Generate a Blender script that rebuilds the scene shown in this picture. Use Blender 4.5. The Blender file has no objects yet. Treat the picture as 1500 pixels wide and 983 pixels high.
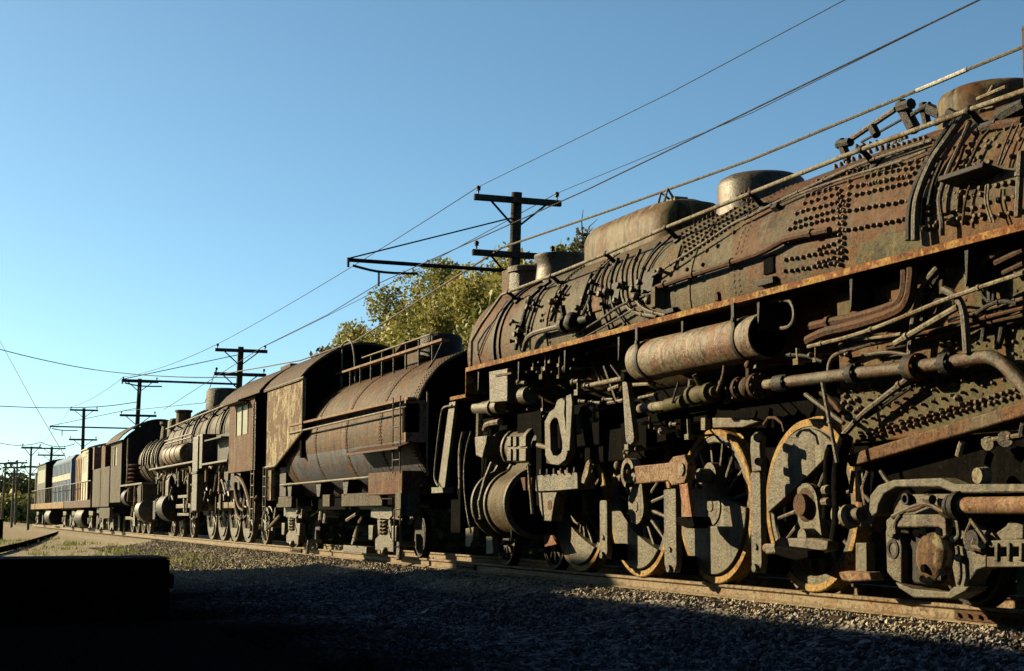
import bpy, bmesh, math, random
import numpy as np
from mathutils import Vector, Matrix
rnd = random.Random(7); nr = np.random.default_rng(7)
S = bpy.context.scene; COL = S.collection
R = math.radians
# ---------------------------------------------------------------- camera
F = 2250.0; W0, H0 = 1500, 983; VPX, VPY = -131, 752
CAM = np.array([0, -9.06, 0.835])
_p = math.atan((VPY - H0/2)/F)
_v = np.array([VPX - W0/2, -(VPY - H0/2), F]); _v /= np.linalg.norm(_v)
_up = np.array([0, math.cos(_p), math.sin(_p)])
_mx = _v - (_v@_up)*_up; _mx /= np.linalg.norm(_mx)
RM = np.array([-_mx, np.cross(-_mx, _up), _up])        # rows: world axes seen in camera space (right, up, forward)
_right, _cup, _fwd = RM@np.array([1, 0, 0]), RM@np.array([0, 1, 0]), RM@np.array([0, 0, 1])
cd = bpy.data.cameras.new('camera'); cam = bpy.data.objects.new('camera', cd); COL.objects.link(cam)
cd.sensor_width = 36; cd.lens = F/W0*36; cd.clip_start = .1; cd.clip_end = 6000
cam.matrix_world = Matrix(((_right[0], _cup[0], -_fwd[0], CAM[0]), (_right[1], _cup[1], -_fwd[1], CAM[1]), (_right[2], _cup[2], -_fwd[2], CAM[2]), (0, 0, 0, 1)))
S.camera = cam
# ---------------------------------------------------------------- light
SUN_E, SUN_P = 21.0, 48.0
sd = Vector((-math.sin(R(SUN_P))*math.cos(R(SUN_E)), -math.cos(R(SUN_P))*math.cos(R(SUN_E)), math.sin(R(SUN_E))))
w = bpy.data.worlds.new('World'); S.world = w; w.use_nodes = True
nt = w.node_tree; sky = nt.nodes.new('ShaderNodeTexSky'); sky.sky_type = 'NISHITA'; sky.sun_disc = False
sky.sun_elevation = R(SUN_E); sky.sun_rotation = math.atan2(sd.x, sd.y)
sky.air_density = 0.60; sky.dust_density = 0.8; sky.ozone_density = 1.7; sky.altitude = 200
bg = nt.nodes['Background']; tint = nt.nodes.new('ShaderNodeMix'); tint.data_type = 'RGBA'; tint.blend_type = 'MULTIPLY'; tint.inputs[0].default_value = 1.0; tint.inputs[7].default_value = (.72, .95, .88, 1)   # the cyan cast of the slide film
nt.links.new(sky.outputs[0], tint.inputs[6]); nt.links.new(tint.outputs[2], bg.inputs[0]); bg.inputs[1].default_value = 0.05
sl = bpy.data.lights.new('sun', 'SUN'); sl.energy = 5.0; sl.angle = R(.5); sl.color = (1, .81, .49)
so = bpy.data.objects.new('sun', sl); COL.objects.link(so); so.rotation_euler = sd.to_track_quat('Z', 'Y').to_euler()
S.view_settings.view_transform = 'Standard'; S.view_settings.look = 'None'; S.view_settings.exposure = 1.92; S.view_settings.gamma = 1
S.cycles.max_bounces = 5; S.cycles.diffuse_bounces = 2; S.cycles.glossy_bounces = 2
S.cycles.use_adaptive_sampling = True
# ---------------------------------------------------------------- measuring helpers: a photo point on a plane of the real scene
def ray(px, py): return RM@np.array([px - W0/2, -(py - H0/2), F])
def P(px, py, y):
    d = ray(px, py); return CAM + d*((y - CAM[1])/d[1])
def G(px, py, z):
    d = ray(px, py); return CAM + d*((z - CAM[2])/d[2])
BY, BZ = .75, 3.5
def BR(x): return float(np.interp(x, [-24.4, -15.5, -13, -7], [1.13, 1.18, 1.2, 1.2]))
def B(px, py, off=0.0):
    """point on the boiler or firebox side, off metres proud of it"""
    d = ray(px, py); x = -15.0
    for _ in range(4):
        r = BR(x) + off; a, b = d[1], d[2]; ox, oz = CAM[1] - BY, CAM[2] - BZ
        A = a*a + b*b; Bq = ox*a + oz*b; Cq = ox*ox + oz*oz - r*r; D = Bq*Bq - A*Cq
        t = (-Bq - math.sqrt(max(D, 0)))/A
        x = (CAM + d*t)[0]
    p = CAM + d*t; q = P(px, py, BY - BR(-12) - off)
    if q[2] < BZ and q[0] > -13.2:
        p = P(px, py, BY - BR(-12) - off + .032*(BZ - q[2])/1.98 - .012)
    return p
def Bn(p):
    if p[2] < BZ and p[0] > -13.25: return np.array([0, -1, 0.])
    n = np.array([0, p[1] - BY, p[2] - BZ]); return n/np.linalg.norm(n)
# ---------------------------------------------------------------- materials
def lin(c): return tuple((x/12.92 if x <= .04045 else ((x + .055)/1.055)**2.4) for x in c)
ALB = .38
def rusty(name, base, rust, dark, amount=.5, scale=2.0, streak=.5, rough=.55, metallic=.0, bump=.5, fine=40.0, spec=.05, k=1.0, grain=1.0):
    base, rust, dark = (tuple(x*ALB*k for x in c) for c in (base, rust, dark))
    m = bpy.data.materials.new(name); m.use_nodes = True; n = m.node_tree.nodes; l = m.node_tree.links
    b = n['Principled BSDF']; b.inputs['Metallic'].default_value = metallic; b.inputs['Specular IOR Level'].default_value = min(spec, .16)
    tc = n.new('ShaderNodeTexCoord')
    def noise(sc, det=6, rg=.6, vec=None, dist=0):
        x = n.new('ShaderNodeTexNoise'); x.inputs['Scale'].default_value = sc; x.inputs['Detail'].default_value = det; x.inputs['Roughness'].default_value = rg; x.inputs['Distortion'].default_value = dist
        l.new(vec or tc.outputs['Object'], x.inputs['Vector']); return x.outputs['Fac']
    def ramp(inp, a, bb):
        x = n.new('ShaderNodeMapRange'); x.inputs['From Min'].default_value = a; x.inputs['From Max'].default_value = bb; x.interpolation_type = 'SMOOTHSTEP'
        l.new(inp, x.inputs['Value']); return x.outputs['Result']
    def mix(f, a, bb):
        x = n.new('ShaderNodeMix'); x.data_type = 'RGBA'
        if isinstance(f, float): x.inputs['Factor'].default_value = f
        else: l.new(f, x.inputs['Factor'])
        for s, v in ((6, a), (7, bb)):
            if isinstance(v, tuple): x.inputs[s].default_value = (*v, 1)
            else: l.new(v, x.inputs[s])
        return x.outputs[2]
    def mul(a, bb):
        x = n.new('ShaderNodeMath'); x.operation = 'MULTIPLY'; x.use_clamp = True
        for s, v in ((0, a), (1, bb)):
            if isinstance(v, float): x.inputs[s].default_value = v
            else: l.new(v, x.inputs[s])
        return x.outputs[0]
    mp = n.new('ShaderNodeMapping'); mp.inputs['Scale'].default_value = (1, 1, .09); l.new(tc.outputs['Object'], mp.inputs['Vector'])
    mo = n.new('ShaderNodeMapping'); mo.inputs['Location'].default_value = (3.7, 1.9, 5.3); l.new(tc.outputs['Object'], mo.inputs['Vector']); ov = mo.outputs['Vector']
    n1 = noise(scale, 10, .66, dist=.6); n2 = noise(scale*4, 8, .72, ov, .5); n3 = noise(9.0, 6, .65, mp.outputs['Vector']); n4 = noise(fine*.55, 5, .75); n5 = noise(scale*1.6, 9, .7, ov, .8)
    red = tuple(min(1, 1.35*q) for q in rust); pale = tuple(min(1, 1.75*q + .008) for q in base)
    col = mix(ramp(n1, .60 - .24*amount, .66 - .24*amount), base, rust)                       # broad rust patches with ragged edges
    col = mix(mul(ramp(n5, .55, .63), .75), col, dark)                                        # soot and oil
    col = mix(mul(ramp(n2, .57, .63), .8*grain), col, red)                                          # fresh flakes of rust
    col = mix(mul(ramp(n3, .50, .66), float(streak)), col, dark)                              # streaks run down the plate
    col = mix(mul(ramp(noise(6.0, 5, .6, mp.outputs['Vector']), .55, .66), float(streak*.7)), col, pale)
    col = mix(mul(ramp(noise(scale*6, 6, .75), .58, .64), .7*grain), col, pale)                     # scuffed metal
    col = mix(mul(ramp(n4, .50, .60), .65*grain), col, tuple(.4*d for d in dark))                   # grain and pits
    l.new(col, b.inputs['Base Color'])
    mr = n.new('ShaderNodeMapRange'); mr.inputs['To Min'].default_value = rough - .12; mr.inputs['To Max'].default_value = min(1, rough + .25); l.new(n2, mr.inputs['Value']); l.new(mr.outputs['Result'], b.inputs['Roughness'])
    bp = n.new('ShaderNodeBump'); bp.inputs['Strength'].default_value = bump; bp.inputs['Distance'].default_value = .035
    ad = n.new('ShaderNodeMath'); ad.operation = 'ADD'; l.new(n2, ad.inputs[0]); l.new(n4, ad.inputs[1]); l.new(ad.outputs[0], bp.inputs['Height']); l.new(bp.outputs['Normal'], b.inputs['Normal'])
    return m
M = {}
M['boiler'] = rusty('weathered boiler steel', (.138, .116, .072), (.150, .095, .045), (.034, .028, .019), .40, 1.5, .6, .5, grain=.8)
M['smokebox'] = rusty('rusty smokebox plate', (.15, .112, .07), (.18, .085, .038), (.05, .03, .018), .6, 1.5, .5, .55)
M['firebox'] = rusty('olive stained firebox plate', (.122, .106, .048), (.165, .075, .026), (.040, .034, .018), .50, 1.4, .5, .5, grain=.8, k=.95)
M['wrapper'] = rusty('rusting firebox wrapper', (.128, .096, .056), (.155, .070, .030), (.034, .024, .015), .58, 1.7, .5, .5, grain=.8, k=.95)
M['dark'] = rusty('black oiled steel', (.018, .016, .013), (.035, .022, .014), (.007, .006, .005), .38, 3, .3, .5, spec=.12)
M['black'] = rusty('black iron and painted shade', (.005, .0045, .004), (.008, .006, .005), (.003, .003, .003), .3, 3, .2, .9, bump=.1, spec=.01)  # near-black colour also stands in for shade on end faces and gear
M['bolt'] = rusty('rusty bolt head', (.22, .17, .10), (.19, .085, .035), (.05, .034, .022), .5, 5, .1, .42, spec=.45, grain=.5)
M['pipe'] = rusty('grey brown pipe', (.13, .11, .07), (.12, .06, .03), (.035, .028, .02), .45, 4, .2, .4, spec=.4)
M['rustpipe'] = rusty('rust brown pipe', (.10, .062, .038), (.14, .062, .03), (.05, .028, .018), .6, 4, .2, .5)
M['palepipe'] = rusty('pale worn pipe', (.25, .22, .155), (.17, .11, .06), (.09, .07, .045), .35, 5, .3, .4, k=1.3)
M['edge'] = rusty('orange rusted board edge', (.40, .23, .075), (.22, .08, .028), (.07, .035, .02), .58, 4, .3, .65, k=1.15)
M['plate'] = rusty('grey forged steel', (.160, .140, .086), (.135, .08, .038), (.024, .020, .015), .36, 2.2, .7, .42, spec=.35, grain=.55, k=.92)
M['tire'] = rusty('yellow rust tyre', (.50, .33, .115), (.36, .19, .06), (.14, .07, .032), .5, 3, .3, .5, k=1.05)
M['rod'] = rusty('red brown primed rod', (.22, .12, .068), (.30, .20, .12), (.09, .05, .03), .55, 5, .4, .5, k=1.2)
M['pink'] = rusty('faded red primer', (.38, .20, .12), (.28, .14, .08), (.14, .07, .04), .4, 5, .3, .6, k=1.2)
M['tank'] = rusty('streaked reservoir steel', (.22, .18, .115), (.19, .085, .04), (.05, .038, .026), .45, 3.2, .9, .5, spec=.25, k=1.15)
M['domedark'] = rusty('sooty dome casing', (.10, .08, .05), (.13, .065, .03), (.025, .02, .015), .5, 2.2, .8, .42, spec=.35, bump=.2, grain=.4)
M['dome'] = rusty('pale streaked sheet casing', (.23, .18, .095), (.17, .085, .032), (.035, .025, .016), .50, 1.5, 1.0, .5, bump=.12, fine=26, grain=.5, k=.8)
M['tender'] = rusty('brown stained tender plate', (.145, .095, .052), (.17, .075, .028), (.020, .014, .010), .5, 1.5, 1.0, .55, k=.85)
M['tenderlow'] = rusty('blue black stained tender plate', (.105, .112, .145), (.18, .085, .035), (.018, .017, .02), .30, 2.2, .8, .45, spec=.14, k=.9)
M['cream'] = rusty('peeling cream bunker side', (.38, .32, .20), (.17, .095, .05), (.06, .042, .028), .62, 1.9, .9, .65, k=1.1)
M['cabred'] = rusty('rust red cab side', (.20, .135, .075), (.19, .065, .025), (.03, .02, .014), .6, 3.0, .6, .6, k=.8)
M['roof'] = rusty('brown cab roof', (.12, .085, .055), (.12, .07, .04), (.05, .035, .025), .5, 1.5, .3, .6)
M['farboiler'] = rusty('grey green boiler jacket', (.18, .165, .11), (.15, .08, .04), (.02, .017, .013), .45, 2.6, .6, .5, k=.75)
M['greybox'] = rusty('grey steel tender side', (.15, .14, .095), (.14, .085, .05), (.035, .03, .024), .42, 2.4, .8, .6, k=.8)
M['orange'] = rusty('faded orange diesel paint', (.42, .25, .085), (.26, .12, .045), (.07, .045, .03), .42, 1.5, .7, .5, k=.95)
M['blue'] = rusty('blue diesel paint', (.11, .22, .38), (.15, .17, .2), (.05, .06, .08), .3, 1.5, .5, .5, k=1.3)
M['white'] = rusty('dirty white paint', (.60, .58, .50), (.42, .36, .26), (.25, .2, .15), .3, 2, .3, .6, k=1.3)
M['glass'] = rusty('pale dusty glass', (.46, .48, .38), (.40, .42, .34), (.25, .25, .2), .2, 2, .2, .4, bump=.02, grain=.3)
M['rail'] = rusty('brown railhead steel', (.185, .145, .095), (.16, .105, .06), (.07, .05, .035), .4, 3, .15, .45, k=2.0)
M['polewood'] = rusty('weathered pole timber', (.095, .075, .055), (.075, .055, .04), (.03, .025, .02), .5, 3, .7, .85, k=1.1)
M['palewood'] = rusty('grey pole timber', (.22, .20, .16), (.16, .135, .10), (.08, .07, .055), .5, 3, .7, .85, k=1.3)
M['timber'] = rusty('creosoted timber', (.010, .008, .007), (.013, .009, .007), (.005, .004, .004), .5, 3, .3, .95, spec=.0)
M['timbertop'] = rusty('worn timber edge', (.06, .035, .026), (.045, .025, .02), (.02, .014, .012), .5, 3, .4, .9, spec=.05)
M['wire'] = rusty('grey stranded wire', (.16, .145, .115), (.13, .11, .08), (.08, .07, .055), .4, 6, .1, .5, k=1.3)
M['tape'] = rusty('white wire wrap', (.55, .52, .45), (.45, .42, .35), (.3, .27, .22), .2, 6, .1, .6, k=1.3)
M['darkwire'] = rusty('dark thin wire', (.05, .05, .05), (.06, .05, .045), (.03, .03, .03), .4, 6, .1, .6)
M['insul'] = rusty('brown glazed insulator', (.05, .035, .028), (.06, .04, .03), (.03, .02, .02), .3, 6, .1, .2)
M['caster'] = rusty('brown shadow caster', (.05, .04, .03), (.06, .04, .025), (.03, .025, .02), .4, 2, .4, .8)
# ---------------------------------------------------------------- mesh builder
def frame(d):
    d = d/np.linalg.norm(d); a = np.array([0, 0, 1.]) if abs(d[2]) < .9 else np.array([1., 0, 0])
    u = np.cross(d, a); u /= np.linalg.norm(u); return d, u, np.cross(d, u)
class MB:
    def __init__(s): s.v = []; s.f = []
    def add(s, v, f):
        o = len(s.v); s.v += [tuple(map(float, q)) for q in v]; s.f += [tuple(i + o for i in q) for q in f]; return s
    def box(s, c, d, rz=0, ry=0):
        c = np.array(c, float); h = np.array(d, float)/2; v = []
        for z in (-1, 1):
            for x, y in ((-1, -1), (1, -1), (1, 1), (-1, 1)):
                q = np.array([x, y, z])*h
                if ry: q = np.array([q[0]*math.cos(ry) + q[2]*math.sin(ry), q[1], -q[0]*math.sin(ry) + q[2]*math.cos(ry)])
                if rz: q = np.array([q[0]*math.cos(rz) - q[1]*math.sin(rz), q[0]*math.sin(rz) + q[1]*math.cos(rz), q[2]])
                v.append(c + q)
        return s.add(v, [(3, 2, 1, 0), (4, 5, 6, 7), (0, 1, 5, 4), (1, 2, 6, 5), (2, 3, 7, 6), (3, 0, 4, 7)])
    def b2(s, x0, x1, y0, y1, z0, z1): return s.box(((x0+x1)/2, (y0+y1)/2, (z0+z1)/2), (abs(x1-x0), abs(y1-y0), abs(z1-z0)))
    def tube(s, pts, r, n=8, caps=True):
        pts = [np.array(p, float) for p in pts]; k = len(pts); rs = r if isinstance(r, (list, tuple)) else [r]*k
        d, u, v = frame(pts[1] - pts[0]); vs = []
        for i, p in enumerate(pts):
            t = pts[min(i+1, k-1)] - pts[max(i-1, 0)]; t = t/np.linalg.norm(t)
            u = u - t*(u@t); u /= np.linalg.norm(u); v = np.cross(t, u)
            vs += [p + rs[i]*(u*math.cos(2*math.pi*j/n) + v*math.sin(2*math.pi*j/n)) for j in range(n)]
        fs = [(i*n+j, i*n+(j+1) % n, (i+1)*n+(j+1) % n, (i+1)*n+j) for i in range(k-1) for j in range(n)]
        if caps: fs += [tuple(range(n-1, -1, -1)), tuple((k-1)*n + j for j in range(n))]
        return s.add(vs, fs)
    def cyl(s, a, b, r, n=20, r2=None): return s.tube([a, b], [r, r if r2 is None else r2], n)
    def lathe(s, prof, c, axis='x', n=32, a0=0, a1=360):
        """prof: (position along the axis, radius)"""
        vs = []; full = a1 - a0 >= 360; m = n if full else n + 1
        for (t, r) in prof:
            for j in range(m):
                a = R(a0 + (a1-a0)*j/n); ca, sa = math.cos(a)*r, math.sin(a)*r
                vs.append((c[0]+t, c[1]+ca, c[2]+sa) if axis == 'x' else (c[0]+ca, c[1]+t, c[2]+sa) if axis == 'y' else (c[0]+ca, c[1]+sa, c[2]+t))
        k = len(prof); fs = []
        for i in range(k-1):
            for j in range(n):
                j2 = (j+1) % m if full else j+1
                fs.append((i*m+j, i*m+j2, (i+1)*m+j2, (i+1)*m+j))
        if full and prof[0] != prof[-1]:
            if prof[0][1] > 1e-4: fs.append(tuple(range(m-1, -1, -1)))
            if prof[-1][1] > 1e-4: fs.append(tuple((k-1)*m + j for j in range(m)))
        return s.add(vs, fs)
    def prism(s, poly, y0, y1, hole=None):
        """(x, z) outline made y1-y0 thick"""
        n = len(poly)
        if hole is None:
            v = [(x, y0, z) for x, z in poly] + [(x, y1, z) for x, z in poly]
            return s.add(v, [tuple(range(n)), tuple(range(2*n-1, n-1, -1))] + [(i, (i+1) % n, n+(i+1) % n, n+i) for i in range(n)])
        assert len(hole) == n
        v = [(x, y0, z) for x, z in poly] + [(x, y0, z) for x, z in hole] + [(x, y1, z) for x, z in poly] + [(x, y1, z) for x, z in hole]
        f = []
        for i in range(n):
            j = (i+1) % n
            f += [(i, j, n+j, n+i), (2*n+j, 2*n+i, 3*n+i, 3*n+j), (i, 2*n+i, 2*n+j, j), (n+j, 3*n+j, 3*n+i, n+i)]
        return s.add(v, f)
    def prismx(s, poly, x0, x1):
        n = len(poly); v = [(x0, y, z) for y, z in poly] + [(x1, y, z) for y, z in poly]
        return s.add(v, [tuple(range(n)), tuple(range(2*n-1, n-1, -1))] + [(i, (i+1) % n, n+(i+1) % n, n+i) for i in range(n)])
    def ball(s, c, r, n=10, m=6, sq=(1, 1, 1)):
        vs = []; fs = []
        for i in range(m+1):
            th = math.pi*i/m
            for j in range(n):
                a = 2*math.pi*j/n; vs.append((c[0]+sq[0]*r*math.sin(th)*math.cos(a), c[1]+sq[1]*r*math.sin(th)*math.sin(a), c[2]+sq[2]*r*math.cos(th)))
        for i in range(m):
            for j in range(n): fs.append((i*n+j, (i+1)*n+j, (i+1)*n+(j+1) % n, i*n+(j+1) % n))
        return s.add(vs, fs)
    def mesh(s, name, mat, off=(0, 0, 0), smooth=True, ang=38):
        me = bpy.data.meshes.new(name); o = np.array(off)
        me.from_pydata([tuple(np.array(q) - o) for q in s.v], [], s.f); me.update()
        bm = bmesh.new(); bm.from_mesh(me); bmesh.ops.remove_doubles(bm, verts=bm.verts, dist=1e-5); bmesh.ops.recalc_face_normals(bm, faces=bm.faces); bm.to_mesh(me); bm.free()
        me.materials.append(M[mat])
        if smooth:
            me.polygons.foreach_set('use_smooth', [True]*len(me.polygons)); me.set_sharp_from_angle(angle=R(ang))
        return me
    def build(s, name, mat, parent=None, bevel=0, loc=None, smooth=True, label=None):
        """one mesh object; loc: its own origin in the world (default: the parent's)"""
        pw = wloc(parent) if parent else np.zeros(3); L = np.array(loc, float) if loc is not None else pw
        o = bpy.data.objects.new(name, s.mesh(name, mat, L, smooth)); COL.objects.link(o)
        if parent: o.parent = parent
        o.location = tuple(L - pw)
        if bevel:
            md = o.modifiers.new('bevel', 'BEVEL'); md.width = bevel; md.segments = 2; md.limit_method = 'ANGLE'; md.angle_limit = R(40)
        if label: o['label'] = label
        return o
def wloc(o):
    p = np.zeros(3)
    while o: p = p + np.array(o.location); o = o.parent
    return p
def tag(o, label, cat, group=None, kind=None):
    if label: o['label'] = label
    if cat: o['category'] = cat
    if group: o['group'] = group
    if kind: o['kind'] = kind
    return o
def thing(name, loc, label, cat, group=None):
    e = bpy.data.objects.new(name, None); COL.objects.link(e); e.location = loc; e.empty_display_size = .2
    return tag(e, label, cat, group)
def copy_tree(o, parent=None, loc=None):
    c = o.copy(); COL.objects.link(c); c.parent = parent
    if loc is not None: c.location = loc
    for ch in [k for k in bpy.data.objects if k.parent == o]: copy_tree(ch, c)
    return c
def poly(pts, y): return [tuple(P(a, b, y)[[0, 2]]) for a, b in pts]
def smoothpts(p, it=2):
    p = [np.array(q, float) for q in p]
    for _ in range(it):
        q = [p[0]]
        for a, b in zip(p[:-1], p[1:]): q += [.75*a + .25*b, .25*a + .75*b]
        q.append(p[-1]); p = q
    return p
# ---------------------------------------------------------------- ground
def gz(x, y):
    z = np.interp(y, [-40, -14, -6, -2.6, -1.3, -.45, 2.0, 3.2, 6, 60], [-.62, -.60, -.55, -.46, -.36, -.19, -.19, -.45, -.55, -.3])
    return z
def vnoise(x, y, s, seed):
    g = np.random.default_rng(seed).random((64, 64)); u = np.mod(x/s, 64); v = np.mod(y/s, 64); i = np.floor(u).astype(int) % 64; j = np.floor(v).astype(int) % 64
    fu = u - np.floor(u); fv = v - np.floor(v); fu = fu*fu*(3-2*fu); fv = fv*fv*(3-2*fv); i1 = (i+1) % 64; j1 = (j+1) % 64
    return g[i, j]*(1-fu)*(1-fv) + g[i1, j]*fu*(1-fv) + g[i, j1]*(1-fu)*fv + g[i1, j1]*fu*fv
xs = np.concatenate([-np.geomspace(2500, 140, 22), np.arange(-135, -62, 1.0), np.arange(-62, 3, .09), np.geomspace(4, 2500, 22)])
ys = np.concatenate([-np.geomspace(2500, 13, 24), np.arange(-12, 2.2, .09), np.geomspace(2.4, 2500, 34)])
XX, YY = np.meshgrid(xs, ys, indexing='ij')
ZZ = gz(XX, YY)
near = ((XX > -63) & (XX < 4) & (YY > -12.2) & (YY < 2.4)).astype(float)
near = near*np.interp(XX, [-38, -27], [.22, 1])
ZZ = ZZ + near*(.07*(vnoise(XX, YY, 1.1, 1)-.5) + .05*(vnoise(XX, YY, .33, 2)-.5)*(YY < -.5) + .05*(vnoise(XX, YY, .11, 3)-.5)) - .02*(YY > -.7)*(YY < 2.2)
FAR = np.hypot(XX, YY); ZZ = np.where(YY > 60, ZZ + (YY-60)*.012, ZZ)
me = bpy.data.meshes.new('ground'); nx, ny = XX.shape
idx = np.arange(nx*ny).reshape(nx, ny)
fc = np.stack([idx[:-1, :-1], idx[1:, :-1], idx[1:, 1:], idx[:-1, 1:]], -1).reshape(-1, 4)
me.from_pydata(np.stack([XX, YY, ZZ], -1).reshape(-1, 3).tolist(), [], fc.tolist()); me.update()
me.polygons.foreach_set('use_smooth', [True]*len(me.polygons))
def ground_mat(stone=False):
    m = bpy.data.materials.new('ballast gravel with painted shade'); m.use_nodes = True; n = m.node_tree.nodes; l = m.node_tree.links; b = n['Principled BSDF']
    b.inputs['Roughness'].default_value = 1.0; b.inputs['Specular IOR Level'].default_value = 0
    tc = n.new('ShaderNodeTexCoord')
    vo = n.new('ShaderNodeTexVoronoi'); vo.inputs['Scale'].default_value = 17; l.new(tc.outputs['Object'], vo.inputs['Vector'])
    no = n.new('ShaderNodeTexNoise'); no.inputs['Scale'].default_value = .5; no.inputs['Detail'].default_value = 8; l.new(tc.outputs['Object'], no.inputs['Vector'])
    no2 = n.new('ShaderNodeTexNoise'); no2.inputs['Scale'].default_value = 12; no2.inputs['Detail'].default_value = 6; l.new(tc.outputs['Object'], no2.inputs['Vector'])
    cr = n.new('ShaderNodeValToRGB'); l.new(vo.outputs['Color'], cr.inputs['Fac'])
    e = cr.color_ramp.elements; e[0].color = (.13, .112, .086, 1); e[1].color = (.34, .30, .235, 1); x = e.new(.5); x.color = (.22, .19, .145, 1)
    sx = n.new('ShaderNodeSeparateXYZ'); l.new(tc.outputs['Object'], sx.inputs[0])
    # foreground shade painted into the gravel colour, starting just off the rail
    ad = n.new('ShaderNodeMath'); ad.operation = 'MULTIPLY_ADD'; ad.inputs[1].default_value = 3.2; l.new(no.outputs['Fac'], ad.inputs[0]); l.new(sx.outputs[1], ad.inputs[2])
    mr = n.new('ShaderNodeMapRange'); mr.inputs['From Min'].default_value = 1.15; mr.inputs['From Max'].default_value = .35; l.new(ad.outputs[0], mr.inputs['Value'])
    # painted shade fades out along the track; the far sunlit gravel stays pale
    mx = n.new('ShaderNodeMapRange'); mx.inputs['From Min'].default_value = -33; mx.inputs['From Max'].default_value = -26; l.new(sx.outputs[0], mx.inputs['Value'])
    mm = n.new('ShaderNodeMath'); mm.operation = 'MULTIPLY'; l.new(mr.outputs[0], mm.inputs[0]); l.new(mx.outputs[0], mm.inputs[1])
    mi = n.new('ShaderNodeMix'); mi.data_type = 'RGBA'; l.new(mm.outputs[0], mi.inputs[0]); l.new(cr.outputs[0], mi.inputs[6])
    shade_gravel = n.new('ShaderNodeValToRGB'); l.new(vo.outputs['Color'], shade_gravel.inputs['Fac']); e = shade_gravel.color_ramp.elements; e[0].position = .25; e[0].color = (.018, .018, .022, 1); e[1].position = .85; e[1].color = (.15, .15, .175, 1); x = e.new(.55); x.color = (.052, .053, .066, 1)
    deep_shade = n.new('ShaderNodeMapRange'); deep_shade.inputs['From Min'].default_value = -1.9; deep_shade.inputs['From Max'].default_value = -3.6; l.new(ad.outputs[0], deep_shade.inputs['Value'])
    ms = n.new('ShaderNodeMix'); ms.data_type = 'RGBA'; l.new(deep_shade.outputs[0], ms.inputs[0]); l.new(shade_gravel.outputs[0], ms.inputs[6]); ms.inputs[7].default_value = (.009, .009, .010, 1)   # deepest foreground shade, painted near black
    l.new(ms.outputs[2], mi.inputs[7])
    g = n.new('ShaderNodeMapRange'); g.inputs['From Min'].default_value = 2.5; g.inputs['From Max'].default_value = 6; l.new(sx.outputs[1], g.inputs['Value'])
    m2 = n.new('ShaderNodeMix'); m2.data_type = 'RGBA'; l.new(g.outputs[0], m2.inputs[0]); l.new(mi.outputs[2], m2.inputs[6]); m2.inputs[7].default_value = (.03, .034, .012, 1)
    m3 = n.new('ShaderNodeMix'); m3.data_type = 'RGBA'; m3.blend_type = 'MULTIPLY'; m3.inputs[0].default_value = .35; l.new(m2.outputs[2], m3.inputs[6]); l.new(no2.outputs['Fac'], m3.inputs[7])
    l.new(m3.outputs[2], b.inputs['Base Color'])
    bp = n.new('ShaderNodeBump'); bp.inputs['Strength'].default_value = .8; bp.inputs['Distance'].default_value = .05; l.new(vo.outputs['Distance'], bp.inputs['Height']); bp.invert = True; l.new(bp.outputs[0], b.inputs['Normal'])
    return m
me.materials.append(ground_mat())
go = bpy.data.objects.new('ground', me); COL.objects.link(go); tag(go, 'grey brown gravel ground sloping down from the rails', None, kind='structure')
# loose stones of the ballast
def stones():
    n = 120000
    x = -7.5 - np.abs(nr.random(n)**1.5)*52; y = np.where(nr.random(n) < .8, -.06 - nr.random(n)**1.2*2.8, -.2 + nr.random(n)*2.2)
    far_front = nr.random(n) < .42; y = np.where(far_front, -1.0 - nr.random(n)*4.6, y); x = np.where(far_front, -6 - 34*nr.random(n)**1.3, x)
    keep = np.abs(y) > .05; x, y = x[keep], y[keep]; n = len(x)
    z = gz(x, y) - .01; r = .016 + .026*nr.random(n)**2
    r = np.where(y < -1.2, r*1.25, r)
    base = np.array([[1, 0, 0], [-1, 0, 0], [0, 1, 0], [0, -1, 0], [0, 0, 1], [0, 0, -1]], float)
    fb = np.array([[0, 2, 4], [2, 1, 4], [1, 3, 4], [3, 0, 4], [2, 0, 5], [1, 2, 5], [3, 1, 5], [0, 3, 5]])
    j = .55 + .75*nr.random((n, 6, 1)); a = nr.random(n)*6.28; V = base[None]*j; V[:, :, 2] *= .75
    V = V + (nr.random((n, 6, 3))-.5)*.6
    c, s = np.cos(a), np.sin(a); V = np.stack([V[:, :, 0]*c[:, None]-V[:, :, 1]*s[:, None], V[:, :, 0]*s[:, None]+V[:, :, 1]*c[:, None], V[:, :, 2]], -1)
    V = V*r[:, None, None] + np.stack([x, y, z + r*.4], -1)[:, None]
    me = bpy.data.meshes.new('ballast_stones'); me.from_pydata(V.reshape(-1, 3).tolist(), [], (fb[None] + 6*np.arange(n)[:, None, None]).reshape(-1, 3).tolist()); me.update()
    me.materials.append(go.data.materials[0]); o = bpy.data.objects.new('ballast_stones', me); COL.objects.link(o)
    tag(o, 'loose ballast stones lying along the near rail', 'gravel', kind='stuff')
stones()
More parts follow.
